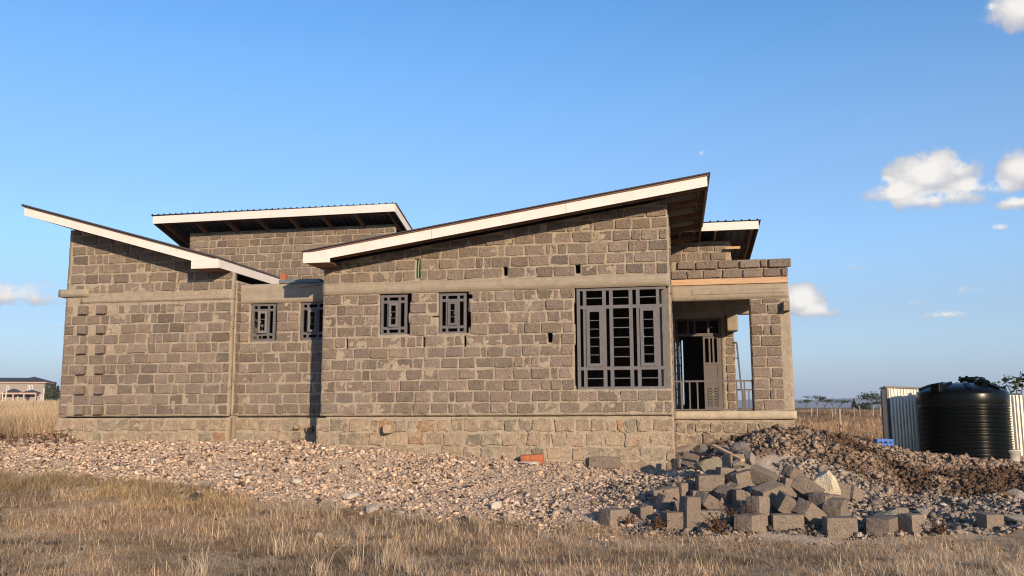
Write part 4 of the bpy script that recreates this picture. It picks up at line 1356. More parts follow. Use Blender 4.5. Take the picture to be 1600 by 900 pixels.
def scatter_rocks(name, X, Y, size, tint, mat_, flat=.55, sink=.25, label=None, tilt=.5):
    n = len(X)
    v = np.array([(-1, -1, -1), (1, -1, -1), (1, 1, -1), (-1, 1, -1), (-1, -1, 1), (1, -1, 1), (1, 1, 1), (-1, 1, 1)], float) * .62
    f = np.array([(0, 2, 1), (0, 3, 2), (4, 5, 6), (4, 6, 7), (0, 1, 5), (0, 5, 4), (1, 2, 6), (1, 6, 5), (2, 3, 7), (2, 7, 6), (3, 0, 4), (3, 4, 7)])
    dirs = v[None] + rng.uniform(-.42, .42, (n, 8, 3))
    big = (rng.uniform(0, 1, (n, 8)) < .3)[:, :, None]
    dirs = np.where(big, dirs * .45, dirs)
    sc = np.stack([size * rng.uniform(.8, 1.4, n), size * rng.uniform(.6, 1.1, n), size * rng.uniform(flat * .7, flat * 1.35, n)], -1) / 2
    P = dirs * sc[:, None, :]
    P = np.einsum('nij,nkj->nki', rot_mats(n, tilt), P)
    z = ground_z(X, Y) + size * flat * (.5 - sink)
    P += np.stack([X, Y, z], -1)[:, None, :]
    F = (f[None] + (np.arange(n) * 8)[:, None, None]).reshape(-1, 3)
    T = np.repeat(tint, 8, 0)
    me = mesh_np(name, P.reshape(-1, 3), F, mat_, T)
    return tag(link(bpy.data.objects.new(name, me)), label, kind='stuff')


def pick(n, x0, x1, y0, y1, dens):
    X = rng.uniform(x0, x1, n); Y = rng.uniform(y0, y1, n)
    k = rng.uniform(0, 1, n) < dens(X, Y)
    return X[k], Y[k]


def clear_house(X, Y):
    u, v = wh(X, Y)
    front = np.where(u < -6.27, .46, np.where(u < -4.03, .8, np.where(u < 3.1, -.05, np.where(u < 5.6, 2.0, 99))))
    return ~((v > front + .02) & (u > -10.4) & (u < 5.6))


def lognorm(n, med, sg, lo, hi):
    return np.clip(med * np.exp(rng.normal(0, sg, n)), lo, hi)


# pale rubble bank in front of the house
X, Y = pick(140000, -12.5, 3.2, 11.6, 20, lambda x, y: zones(x, y)[0] ** 1.3 * clear_house(x, y) * np.clip(.46 + .5 * fbm(x * 1.3, y * 1.3, 33, 3), 0, 1))
X, Y = X[:54000], Y[:54000]
n = len(X)
sz = lognorm(n, .034, .55, .016, .15)
sz *= np.where(fbm(X * .8, Y * .8, 44, 2) > .5, 1.15, .92)
base = np.array([.70, .51, .365]) * rng.uniform(.62, 1.30, (n, 1))
base = np.where(rng.uniform(0, 1, (n, 1)) < .14, base * np.array([1.15, 1.2, 1.25]), base)
grey = sstep(-2, 2.5, X)[:, None] * .75 * (rng.uniform(0, 1, (n, 1)) < .8)
base = base * (1 - grey) + np.array([.58, .445, .335]) * rng.uniform(.6, 1.3, (n, 1)) * grey
base = np.where(rng.uniform(0, 1, (n, 1)) < .10, np.array([.17, .105, .07]) * rng.uniform(.7, 1.3, (n, 1)), base)
scatter_rocks('rubble_gravel', X, Y, sz, base, M['rock'], .5, .22, 'pale broken stone chips banked along the foot of the house', .55)
# grey chippings to the right of the pile
X, Y = pick(40000, 4.4, 13, 11.7, 15, lambda x, y: zones(x, y)[0] * .9)
X, Y = X[:14000], Y[:14000]
n = len(X)
base = np.array([.38, .31, .245]) * rng.uniform(.5, 1.35, (n, 1))
base = np.where(rng.uniform(0, 1, (n, 1)) < .15, base * 1.45, base)
scatter_rocks('grey_gravel', X, Y, lognorm(n, .05, .5, .025, .2), base, M['rock'], .55, .2, 'grey stone chippings spread in front of the soil heap', .6)
# gaps of the stone pile
X, Y = pick(9000, 1.5, 5.6, 11.75, 14.6, lambda x, y: np.where(y < 12.5, .5, np.where(y > 14.1, .4, .12)) * (y > 11.9) * (1 - zones(x, y)[1]))
n = len(X)
base = np.array([.27, .225, .18]) * rng.uniform(.4, 1.3, (n, 1))
scatter_rocks('stone_spalls', X, Y, lognorm(n, .05, .5, .025, .16), base, M['rock'], .6, .2, 'broken spalls and chips between the tumbled stones', .6)
# the soil heap
X, Y = pick(170000, 3.0, 13.5, 13.2, 18.2, lambda x, y: zones(x, y)[1] * clear_house(x, y))
X, Y = X[:56000], Y[:56000]
n = len(X)
light = sstep(.40, .62, fbm(X * 1.0, Y * 1.0, 71, 3) + .10 * sstep(1.0, .5, np.abs(Y - 16.0)) - .10 * sstep(7.2, 8.4, X) + .12 * sstep(5.6, 4.2, X))[:, None]  # paler crest and darker right end put sun and shade into the clod colour
base = (np.array([.125, .078, .050]) * (1 - light) + np.array([.33, .235, .165]) * light) * rng.uniform(.6, 1.35, (n, 1))
scatter_rocks('soil_heap', X, Y, lognorm(n, .036, .55, .018, .16), base, M['soil'], .7, .2, 'heap of dug brown soil clods and stones beside the porch', .8)
# clods and stray stones over the grass
X, Y = pick(5200, -9, 9.5, 8.4, 15, lambda x, y: (1 - zones(x, y)[0]) * .5 * (.25 + sstep(1.6, .1, np.interp(x, EDGE[:, 0], EDGE[:, 1]) - y)))
n = len(X)
base = np.array([.17, .12, .085]) * rng.uniform(.5, 1.5, (n, 1))
base = np.where(rng.uniform(0, 1, (n, 1)) < .35, np.array([.44, .37, .30]) * rng.uniform(.7, 1.2, (n, 1)), base)
scatter_rocks('stray_stones', X, Y, lognorm(n, .038, .5, .02, .12), base, M['rock'], .55, .25, 'stray chips and clods along the grass edge', .5)
# dirt bank at the far left
X, Y = pick(9000, -22, -9.4, 18.2, 20.6, lambda x, y: np.exp(-((y - (19.3 + .12 * (x + 12))) / .45) ** 2) * clear_house(x, y))
n = len(X)
base = np.array([.20, .125, .085]) * rng.uniform(.5, 1.4, (n, 1))
scatter_rocks('dirt_clods', X, Y, lognorm(n, .07, .5, .03, .2), base, M['soil'], .7, .2, 'low bank of brown dirt clods at the field edge', .6)


# ------------------------------------------------------------------ dry grass
def grass(name, X, Y, h, wdt, lean, tint, label, zoff=-.01, splay=.05):
    """one blade per point: two quads bent over, tapering to a tip"""
    n = len(X)
    a = rng.uniform(0, 2 * np.pi, n)
    d = np.stack([np.cos(a), np.sin(a), np.zeros(n)], -1)
    s = np.stack([-np.sin(a), np.cos(a), np.zeros(n)], -1)
    tw = rng.uniform(-1, 1, n)[:, None]
    s = s * np.cos(tw) + d * np.sin(tw)
    z0 = ground_z(X, Y) + zoff
    p0 = np.stack([X, Y, z0], -1)
    l1 = lean * rng.uniform(.6, 1.1, n); l2 = np.minimum(l1 + rng.uniform(.1, .9, n), 1.75)
    up = np.array([0, 0, 1.0])
    p1 = p0 + (d * np.sin(l1)[:, None] + up * np.cos(l1)[:, None]) * (h * .55)[:, None]
    p2 = p1 + (d * np.sin(l2)[:, None] + up * np.cos(l2)[:, None]) * (h * .45)[:, None]
    w = (wdt / 2)[:, None]
    V = np.stack([p0 - s * w, p0 + s * w, p1 + s * w * .75, p1 - s * w * .75, p2], 1)
    b = (np.arange(n) * 5)[:, None]
    F = np.concatenate([b + np.array([[0, 1, 2]]), b + np.array([[0, 2, 3]]), b + np.array([[3, 2, 4]])], 1).reshape(-1, 3)
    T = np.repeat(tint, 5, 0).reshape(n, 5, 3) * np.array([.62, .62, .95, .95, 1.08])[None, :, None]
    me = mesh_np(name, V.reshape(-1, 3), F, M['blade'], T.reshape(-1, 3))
    return tag(link(bpy.data.objects.new(name, me)), label, kind='stuff')


STRAW = np.array([.70, .49, .285]); PALE = np.array([.80, .62, .42]); BROWN = np.array([.38, .24, .14]); OLIVE = np.array([.62, .45, .19])


def straw(n, X, Y, olive=0.0):
    k = rng.uniform(0, 1, (n, 1)); q = fbm(X * .8, Y * .8, 91, 3)[:, None]
    c = np.where(k < .42, STRAW, np.where(k < .80, PALE, BROWN))
    c = c * (1 - olive) + OLIVE * olive if np.isscalar(olive) else c * (1 - olive[:, None]) + OLIVE * olive[:, None]
    return c * rng.uniform(.7, 1.2, (n, 1)) * (.76 + .44 * sstep(.34, .60, q))


def tufts(n, x0, x1, y0, y1, dens, per, rad):
    X, Y = pick(n, x0, x1, y0, y1, dens)
    X = np.repeat(X, per); Y = np.repeat(Y, per)
    return X + rng.normal(0, rad, len(X)), Y + rng.normal(0, rad, len(Y))


def frame_only(x, y):
    return (np.abs(x) < .62 * y + .6)


# flattened mat of straw over the whole foreground
def mat_d(x, y):
    g = zones(x, y)[0] + zones(x, y)[1]
    return (1 - sstep(.1, .9, g)) * frame_only(x, y) * (1 - .5 * sstep(1, 4, x) * sstep(10.2, 11.2, y)) * (.2 + .8 * sstep(.36, .52, fbm(x * 1.1, y * 1.1, 52, 4)))
X, Y = tufts(130000, -10.5, 10, 8.1, 16.3, mat_d, 9, .06)
X, Y = X[:420000], Y[:420000]
n = len(X)
def fibres(name, X, Y, h, wdt, lean, tint, label):
    n = len(X)
    a = rng.uniform(0, 2 * np.pi, n)
    d = np.stack([np.cos(a), np.sin(a), np.zeros(n)], -1); s_ = np.stack([-np.sin(a), np.cos(a), np.zeros(n)], -1)
    p0 = np.stack([X, Y, ground_z(X, Y) - .004], -1)
    p1 = p0 + (d * np.sin(lean)[:, None] + np.array([0, 0, 1.0]) * np.cos(lean)[:, None]) * h[:, None]
    w = (wdt / 2)[:, None]
    V = np.stack([p0 - s_ * w, p0 + s_ * w, p1], 1).reshape(-1, 3)
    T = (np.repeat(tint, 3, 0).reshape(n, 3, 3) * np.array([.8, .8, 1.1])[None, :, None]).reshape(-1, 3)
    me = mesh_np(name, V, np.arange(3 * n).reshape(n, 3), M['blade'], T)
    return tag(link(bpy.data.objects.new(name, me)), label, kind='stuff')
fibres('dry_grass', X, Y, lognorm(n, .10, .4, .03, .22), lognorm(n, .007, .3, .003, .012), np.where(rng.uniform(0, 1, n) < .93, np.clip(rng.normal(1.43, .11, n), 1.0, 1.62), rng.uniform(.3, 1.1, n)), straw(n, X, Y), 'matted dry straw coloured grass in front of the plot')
# upright tufts
def tuft_d(x, y):
    g = zones(x, y)[0] + zones(x, y)[1]
    e = np.interp(x, EDGE[:, 0], EDGE[:, 1])
    return (1 - sstep(.05, .45, g)) * frame_only(x, y) * (.25 + .75 * sstep(.3, 1.4, e - y)) * (1 - .45 * sstep(1, 4, x)) * sstep(.47, .66, fbm(x * .9 + 7, y * .9, 57, 4)) * .8
X, Y = tufts(4000, -10.5, 10, 8.1, 16.0, tuft_d, 24, .045)
n = len(X)
grass('grass_tufts', X, Y, lognorm(n, .095, .42, .03, .28), lognorm(n, .0042, .3, .002, .008), rng.uniform(.45, 1.42, n), straw(n, X, Y), 'dry upright grass tufts in the foreground')
# dead grey clumps and pale standing clumps that break up the mat
def clumps(name, k, per, rad, h, lean, col, label, seed):
    cx, cy = pick(k, -9, 9, 8.3, 15.2, lambda x, y: (1 - sstep(.05, .4, zones(x, y)[0] + zones(x, y)[1])) * frame_only(x, y) * sstep(.40, .6, fbm(x * .7, y * .7, seed, 3)))
    rad_ = np.repeat(rad * rng.uniform(.5, 1.6, len(cx)), per)
    X = np.repeat(cx, per) + rng.normal(0, 1, len(rad_)) * rad_; Y = np.repeat(cy, per) + rng.normal(0, 1, len(rad_)) * rad_
    n = len(X)
    kk = np.repeat(rng.uniform(.75, 1.2, (len(cx), 1)), per, 0)
    grass(name, X, Y, lognorm(n, h, .4, .03, h * 2.4), lognorm(n, .0045, .3, .002, .009), rng.uniform(*lean, n), col * kk * rng.uniform(.7, 1.25, (n, 1)), label)
clumps('dead_grass', 420, 110, .10, .085, (.3, 1.5), np.array([.17, .125, .09]), 'dead grey brown grass clumps lying in the straw', 141)
clumps('standing_grass', 230, 60, .055, .20, (.05, .8), PALE * .95, 'pale standing clumps of dry grass', 151)
# taller, yellower strip by the bank at the left
def strip_d(x, y):
    e = np.interp(x, EDGE[:, 0], EDGE[:, 1])
    return sstep(-1.7, -.9, y - e) * sstep(.25, -.15, y - e) * sstep(-3.4, -5.2, x) * frame_only(x, y) * (.35 + .65 * sstep(.4, .6, fbm(x * 1.5, y * 1.5, 61, 3)))
X, Y = tufts(4600, -11, -3, 12, 16.5, strip_d, 18, .045)
n = len(X)
grass('grass_strip', X, Y, lognorm(n, .13, .4, .05, .32), lognorm(n, .0055, .3, .003, .01), rng.uniform(.2, 1.1, n), straw(n, X, Y, .5), 'taller yellow grass along the rubble bank at the left')
# the fields beyond
def far_d(x, y):
    u, v = wh(x, y)
    return (np.hypot(x, y) < 160) * (((x < -9.6) & (y > 19.8 + .12 * (x + 12))) | ((x > 5) & (y > 24))) * frame_only(x * .98, y)
rr = np.exp(rng.uniform(np.log(19), np.log(170), 26000)); aa = rng.uniform(R(-34), R(-24), 26000)
X, Y = rr * np.sin(aa), rr * np.cos(aa)
k = (rng.uniform(0, 1, len(X)) < far_d(X, Y)) & clear_house(X, Y); X, Y = X[k], Y[k]
X = np.repeat(X, 5) + rng.normal(0, .10, 5 * len(X)) * np.repeat(np.hypot(X, Y) / 20, 5); Y = np.repeat(Y, 5) + rng.normal(0, .15, 5 * len(Y))
n = len(X); ds = np.hypot(X, Y)
grass('field_grass', X, Y, lognorm(n, .50, .3, .2, .9), .010 * np.maximum(1, ds / 26), rng.uniform(.05, .6, n), straw(n, X * .3, Y * .3, .12) * 1.05, 'tall golden grass in the field at the far left')
rr = np.exp(rng.uniform(np.log(21), np.log(200), 24000)); aa = rng.uniform(R(15), R(34), 24000)
X, Y = rr * np.sin(aa), rr * np.cos(aa)
k = (rng.uniform(0, 1, len(X)) < far_d(X, Y) * sstep(.38, .55, fbm(X * .25, Y * .25, 21, 3))); X, Y = X[k], Y[k]
X = np.repeat(X, 5) + rng.normal(0, .12, 5 * len(X)) * np.repeat(np.hypot(X, Y) / 22, 5); Y = np.repeat(Y, 5) + rng.normal(0, .2, 5 * len(Y))
n = len(X); ds = np.hypot(X, Y)
grass('field_grass', X, Y, lognorm(n, .34, .35, .12, .7), .012 * np.maximum(1, ds / 26), rng.uniform(.1, .9, n), straw(n, X * .3, Y * .3) * np.array([.78, .66, .58]) * (.42 + .75 * sstep(.36, .62, fbm(X * .16, Y * .10, 121, 3)))[:, None], 'rough brown grass on the uneven field at the far right')


# dry brown weeds
def weed(x, y, h, n_, lab, seed):
    r = random.Random(seed)
    z = float(ground_z(np.array([x]), np.array([y]))[0]) - .02
    mb = MB()
    for k in range(n_):
        a = r.uniform(0, 6.28); l = r.uniform(.2, .9); hh = h * r.uniform(.5, 1.1)
        p = [(0, 0, 0)]
        for q in range(1, 5):
            p.append((math.cos(a) * l * hh * q / 4 + r.uniform(-.02, .02), math.sin(a) * l * hh * q / 4 + r.uniform(-.02, .02), hh * (q / 4) * (1 - .25 * l * q / 4)))
        mb.tube(p, [.006, .005, .004, .003, .002], 4, False)
        for q in range(12):
            t = r.uniform(.3, 1); i = min(3, int(t * 4)); c = Vector(p[i]).lerp(Vector(p[i + 1]), t * 4 - i)
            d1 = Vector((r.uniform(-1, 1), r.uniform(-1, 1), r.uniform(-.4, 1))).normalized() * r.uniform(.02, .05)
            d2 = Vector((r.uniform(-1, 1), r.uniform(-1, 1), r.uniform(-1, 1))).normalized() * .012
            mb.add([c - d2, c + d2, c + d1], [(0, 1, 2)])
    o = mb.build('dry_weed', M['weed'])
    o.location = (x, y, z)
    tag(o, lab, 'weed', 'dry brown weeds among the stones')
weed(3.10, 12.18, .42, 26, 'tall brown dry weed in front of the middle of the stone pile', 1)
weed(2.72, 12.05, .22, 30, 'low brown weed before the half hidden front stone', 2)
weed(1.98, 12.25, .22, 24, 'small dry weed between the lone stone and the pile', 3)
weed(1.62, 12.45, .20, 18, 'dry weed just right of the lone squared stone', 4)
weed(5.55, 11.75, .26, 16, 'pale weed at the foot of the last stone at the right', 5)

# ------------------------------------------------------------------ water tank
tk = empty('water_tank', (9.76, 19.2, float(ground_z(np.array([9.7]), np.array([18.6]))[0]) - .02), R(20))
tag(tk, 'black ribbed plastic water tank standing between the iron sheds', 'water tank')
H0 = 1.99 - tk.location.z
prof = [(0, .0), (.86, 0), (.90, .03)]
nr = 21
zr0, zr1 = .10, H0 - .30
for k in range(nr):
    z = zr0 + (zr1 - zr0) * k / nr; p = (zr1 - zr0) / nr
    prof += [(.890, z), (.890, z + p * .45), (.918, z + p * .58), (.922, z + p * .74), (.905, z + p * .92)]
prof += [(.905, H0 - .28), (.912, H0 - .22), (.912, H0 - .06), (.90, H0 - .02), (.86, H0 + .02), (.72, H0 + .085), (.5, H0 + .15), (.3, H0 + .185), (0.02, H0 + .2)]
body = MB().lathe(prof, 72).build('tank_body', M['tank'], tk, True)
for k in range(8):
    a = R(k * 45 + 10)
    c, s = math.cos(a), math.sin(a)
    MB().beam((c * .34, s * .34, H0 + .195), (c * .62, s * .62, H0 + .145), .07, .05).beam((c * .62, s * .62, H0 + .145), (c * .86, s * .86, H0 + .05), .07, .05).build('tank_rib', M['tank'], body, bevel=.012)
ld = MB().lathe([(.24, H0 + .10), (.24, H0 + .24), (.27, H0 + .245), (.27, H0 + .30), (.22, H0 + .325), (.01, H0 + .335)], 36, .50, .16).build('tank_lid', M['tank'], tk, True)
for a in (20, 200, 110):
    MB().box(-.02, .02, -.02, .02, H0 + .29, H0 + .35, Matrix.Translation((.50 + .25 * math.cos(R(a)), .16 + .25 * math.sin(R(a)), 0))).build('lid_lug', M['tank'], ld)
MB().box(-.93, -.70, -.30, -.05, H0 - .02, H0 + .16).build('lifting_lug', M['tank'], tk, bevel=.02)
MB().tube([(.04, -.42, H0 + .14), (.04, -.50, H0 + .17), (.04, -.62, H0 + .13)], .11, 16).build('tank_inlet', M['tank'], tk)
MB().tube([(.66, -.72, .02), (.66, -.72, H0 - .1)], .018, 8).build('down_pipe', M['white'], tk)

# ------------------------------------------------------------------ iron sheds
def corr(name, a, b, z0, za, zb, parent, mat_=None, pitch=.078, depth=.011):
    """corrugated sheet standing from a to b (x,y), its top running from za to zb"""
    a = Vector((*a, 0)); b = Vector((*b, 0)); L = (b - a).length; d = (b - a).normalized(); nrm = Vector((d.y, -d.x, 0))
    n = int(L / pitch * 8)
    V = []
    for t in (0, -.002):
        for top in (0, 1):
            for k in range(n + 1):
                s = L * k / n
                p = a + d * s + nrm * (math.sin(2 * math.pi * s / pitch) * depth + t)
                z = z0 if not top else za + (zb - za) * s / L
                V.append((p.x, p.y, z))
    F = []
    for k in range(n):
        F.append((k, k + 1, n + 1 + k + 1, n + 1 + k))
        o = 2 * (n + 1)
        F.append((o + n + 1 + k, o + n + 1 + k + 1, o + k + 1, o + k))
    me = mesh_np(name, V, F, mat_ or M['galv'], smooth=True)
    return link(bpy.data.objects.new(name, me), parent)


def shed(name, lab, pts, z0, tops, roof_over, posts=True):
    t = empty(name, (0, 0, 0))
    tag(t, lab, 'shed')
    n = len(pts)
    for i in range(n):
        a, b = pts[i], pts[(i + 1) % n]
        L = math.dist(a, b); m = max(1, round(L / .85))
        for k in range(m):
            pa = (a[0] + (b[0] - a[0]) * k / m, a[1] + (b[1] - a[1]) * k / m); pb = (a[0] + (b[0] - a[0]) * (k + 1) / m, a[1] + (b[1] - a[1]) * (k + 1) / m)
            za = tops[i] + (tops[(i + 1) % n] - tops[i]) * k / m; zb = tops[i] + (tops[(i + 1) % n] - tops[i]) * (k + 1) / m
            corr('wall_sheet', pa, pb, z0, za, zb, t)
        MB().beam((*a, z0), (*a, tops[i] - .02), .05, .05).build('corner_post', M['roof'], t)
    if roof_over:
        bot = []; top = []
        cx = sum(p[0] for p in pts) / n; cy = sum(p[1] for p in pts) / n
        for p, z in zip(pts, tops):
            q = (p[0] + (p[0] - cx) * .06, p[1] + (p[1] - cy) * .06)
            bot.append((*q, z + .005)); top.append((*q, z + .045))
        MB().hexa(bot, top).build('roof_sheet', M['roof'], t)
    return t
shed('iron_shed', 'corrugated iron shed with a flat dark roof, left of the black tank', [(8.62, 20.3), (10.3, 20.45), (10.9, 22.0), (9.16, 21.9)], .45, [2.11, 2.03, 2.02, 2.10], True)
shed('iron_shed', 'bright corrugated iron enclosure at the right edge, behind the bucket', [(11.15, 20.2), (13.9, 19.55), (14.2, 21.2), (11.4, 21.9)], .40, [1.93, 1.90, 1.90, 1.93], False)
o = MB().box(11.1, 11.62, 20.15, 21.0, 1.935, 1.965).build('roof_board', M['black'], bpy.data.objects['iron_shed.001'])

# bucket, crate and ballast heap
bk = empty('bucket', (10.40, 18.55, float(ground_z(np.array([10.4]), np.array([18.5]))[0])))
bk.location.z = .44
tag(bk, 'off white plastic bucket standing on the ground right of the tank', 'bucket')
MB().lathe([(0, 0), (.105, 0), (.11, .01), (.145, .31), (.152, .31), (.155, .335), (.146, .335), (.138, .30), (.10, .02), (0, .02)], 32).build('bucket_body', M['bucket'], bk, True)
MB().lathe([(.146, .285), (.160, .287), (.160, .297), (.147, .299)], 32).build('rim', M['bucket'], bk, True)
cr = empty('crate', (7.29, 17.5, .84), R(-4))
tag(cr, 'blue plastic crate beside the foot of the iron shed', 'crate')
c = MB()
c.box(-.155, .155, -.11, .11, 0, .015)
c.build('crate_base', M['blue'], cr)
for (a, b, c0, d) in ((-.155, .155, -.115, -.10), (-.155, .155, .10, .115), (-.16, -.145, -.10, .10), (.145, .16, -.10, .10)):
    s = MB(); s.box(a, b, c0, d, .015, .12); s.box(a, b, c0, d, .16, .205)
    if b - a > .1:
        for x in (-.155, -.06, .04, .12): s.box(x, x + .035, c0 + .001, d - .001, .12, .16)
    else:
        for y_ in (-.10, -.015, .065): s.box(a + .001, b - .001, y_, y_ + .035, .12, .16)
    s.build('crate_side', M['blue'], cr)
vs, fs = [], []
NN = 26
for j in range(9):
    for k in range(NN):
        a = 2 * math.pi * k / NN; q = j / 8
        rr_ = (1 - q) * (1 + .12 * math.sin(a * 3 + 1) + .08 * math.sin(a * 5))
        vs.append((rr_ * .62 * math.cos(a) + (.06 * math.sin(k * 7 + j)) * .4, rr_ * .5 * math.sin(a), .34 * (1 - (1 - q) ** 1.7 * 1.0) * (1 + .05 * math.sin(k * 5 + j * 3))))
for j in range(8):
    for k in range(NN): fs.append((j * NN + k, j * NN + (k + 1) % NN, (j + 1) * NN + (k + 1) % NN, (j + 1) * NN + k))
o = link(bpy.data.objects.new('ballast_heap', mesh_np('ballast_heap', vs, fs, M['sand'], smooth=True)))
o.location = (7.25, 18.9, .72)
tag(o, 'small heap of dark ballast behind the soil, left of the blue crate', 'heap')


# ------------------------------------------------------------------ trees
def acacia(x, y, h, spread, lab, seed, dens=1.0, flat=.22, group='acacia trees across the plain', tint=(1, 1, 1), clump=.5, z=None):
    r = random.Random(seed)
    if z is None: z = float(ground_z(np.array([x]), np.array([y]))[0])
    t = empty('acacia_tree', (x, y, z - .1))
    tag(t, lab, 'tree', group)
    mb = MB()
    fork = h * r.uniform(.28, .42)
    lean = r.uniform(-.08, .08) * h
    mb.tube([(0, 0, 0), (lean * .4, 0, fork * .5), (lean, 0, fork)], [h * .030, h * .024, h * .02], 7, False)
    tr = mb.build('trunk', M['bark'], t, True)
    tips = []
    lb = MB()
    for k in range(r.randint(5, 7)):
        a = r.uniform(0, 6.28); rad = spread * r.uniform(.45, 1.0); zt = h * r.uniform(.80, .95)
        mid = (lean + math.cos(a) * rad * .45, math.sin(a) * rad * .45, fork + (zt - fork) * r.uniform(.5, .68))
        end = (lean + math.cos(a) * rad, math.sin(a) * rad, zt)
        lb.tube([(lean, 0, fork), mid, end], [h * .014, h * .009, h * .004], 5, False)
        tips.append(end); tips.append(tuple((np.array(mid) * .4 + np.array(end) * .6)))
    lb.build('limb', M['bark'], t, True)
    tips.append((lean, 0, h * .93))
    N = int(620 * dens)
    P = []; T = []
    for k in range(N):
        c = tips[r.randrange(len(tips))]
        sx = spread * clump
        p = (c[0] + r.gauss(0, .42) * sx, c[1] + r.gauss(0, .42) * sx, c[2] + r.gauss(0, .30) * h * flat)
        s = spread * r.uniform(.05, .11)
        d1 = Vector((r.gauss(0, 1), r.gauss(0, 1), r.gauss(0, .45))).normalized() * s
        d2 = Vector((r.gauss(0, 1), r.gauss(0, 1), r.gauss(0, .45))).normalized() * s * .7
        P += [Vector(p) - d1, Vector(p) + d2, Vector(p) + d1, Vector(p) - d2]
        kk = r.uniform(.6, 1.35)
        T += [(kk * tint[0], kk * tint[1], kk * tint[2])] * 4
    F = np.arange(N * 4).reshape(N, 4)
    me = mesh_np('crown', [tuple(p) for p in P], F, M['leaf'], np.array(T))
    link(bpy.data.objects.new('crown', me), t)
    return t


def at_px(px, dist):
    return (px - 800) / 1370 * dist, dist
def ztop(py, px, dist):      # height of a sight line over the ground datum
    return EYE + dist * ((450 - py) / 1370 * math.cos(0.1378) + math.sin(0.1378)) / (math.cos(0.1378) - (450 - py) / 1370 * math.sin(0.1378)) - 0.0045 * (px - 800) / 1370 * dist * -1


for (px, dist, h, sp, lab, sd, dn) in (
        (1254, 150, 1.9, 1.3, 'low acacia just right of the porch column', 1, .6), (1270, 170, 3.0, 2.0, 'flat topped acacia second from the porch column', 2, .5),
        (1283, 160, 2.2, 1.6, 'wispy acacia left of the tall fence post', 3, .35), (1296, 190, 2.5, 1.0, 'thin sparse tree behind the tall fence post', 4, .25),
        (1306, 165, 2.0, 2.0, 'umbrella acacia straight behind the tall fence post', 5, .4), (1357, 150, 2.9, 1.8, 'dense rounded acacia left of the iron shed', 6, 1.3), (1368, 150, 1.7, 1.4, 'dark low tree touching the edge of the iron shed', 7, 1.0)):
    x, y = at_px(px, dist)
    acacia(x, y, h, sp, lab, sd, dn, .3 if dn > 1 else .13, clump=.75 if dn > 1 else .5)
x, y = at_px(1585, 34)
acacia(x, y, 2.55, 1.5, 'sparse thorn tree showing over the bright iron enclosure', 11, .25, .14, clump=.5)


def bush(x, y, h, w, lab, seed, name='bush', group='dark bushes along the horizon', conic=False):
    r = random.Random(seed)
    z = float(ground_z(np.array([x]), np.array([y]))[0])
    t = empty(name, (x, y, z - .1)); tag(t, lab, 'tree' if conic else 'bush', group)
    MB().tube([(0, 0, 0), (0, 0, h * .7)], [h * .04, h * .015], 6, False).build('trunk', M['bark'], t)
    P, T = [], []
    for k in range(420):
        q = r.random() ** .8
        rad = (w * (1 - q) if conic else w * math.sqrt(max(0, 1 - (2 * q - 1) ** 2)) * 1.0) * r.random() ** .5
        a = r.uniform(0, 6.28); p = Vector((rad * math.cos(a), rad * math.sin(a), h * (.08 + .92 * q) + r.gauss(0, .04) * h))
        s = h * r.uniform(.04, .09)
        d1 = Vector((r.gauss(0, 1), r.gauss(0, 1), r.gauss(0, 1))).normalized() * s; d2 = Vector((r.gauss(0, 1), r.gauss(0, 1), r.gauss(0, 1))).normalized() * s
        P += [p - d1, p + d2, p + d1, p - d2]; kk = r.uniform(.4, .95); T += [(kk, kk, kk)] * 4
    link(bpy.data.objects.new('crown', mesh_np('crown', [tuple(p) for p in P], np.arange(1680).reshape(420, 4), M['leaf'], np.array(T))), t)
for i, (px, d, h, w, lab, con) in enumerate(((1329, 170, 2.0, .75, 'dark pointed shrub standing alone on the right horizon', True), (1336, 170, 1.2, 1.0, 'dark low bush next to the pointed shrub', False),
                                             (1343, 175, 1.3, .8, 'dark bush in the middle of the right hand row', False), (1350, 168, 1.6, .8, 'dark bush beside the dense rounded acacia', False))):
    x, y = at_px(px, d); bush(x, y, h, w, lab, 60 + i, 'conifer' if con else 'bush', conic=con)
for i, (px, d, h, lab) in enumerate(((77, 240, 4.2, 'dark conifer just right of the distant house'), (81, 236, 3.6, 'short dark conifer second from the distant house'), (85, 242, 4.6, 'dark conifer in the middle of the left clump'), (89, 238, 4.8, 'tall dark conifer nearest the stone wall'), (94, 240, 4.2, 'dark conifer half hidden by the stone wall'))):
    x, y = at_px(px, d); bush(x, y, h, 1.2, lab, 80 + i, 'conifer', 'dark conifers beside the distant house', True)

# ------------------------------------------------------------------ distant house at the left
DY = 255.0
def dX(px): return (px - 800) / 1370 * DY
zb = float(ground_z(np.array([dX(40)]), np.array([DY]))[0]) - .3
dh = empty('distant_house', (dX(40), DY, zb), R(12))
tag(dh, 'two storey grey house with dark hipped roofs far off at the left', 'house')
K = DY / 1370.0
def hz(py): return (643.4 - py) * K + EYE - zb
e1, r1z = hz(599), hz(588.5)
MB().box(-22, 5.6, 0, 9, 0, e1).build('wall', M['far_wall'], dh)
MB().box(-22.3, 6.3, -.6, 9.6, e1, e1 + .35).build('eave_board', M['far_pink'], dh)
def hip(x0, x1, y0, y1, z0, z1, name='roof'):
    c = (y1 - y0) / 2
    return MB().add([(x0, y0, z0), (x1, y0, z0), (x1, y1, z0), (x0, y1, z0), (x0 + c, y0 + c, z1), (max(x0 + c + .1, x1 - c), y0 + c, z1)], [(0, 1, 5, 4), (1, 2, 5), (2, 3, 4, 5), (3, 0, 4), (3, 2, 1, 0)]).build(name, M['far_roof'], dh)
hip(-22.4, 6.5, -.8, 9.8, e1 + .35, r1z - .3); hip(-3.4, 6.45, -.85, 9.0, e1 + .36, r1z)
e2 = hz(614)
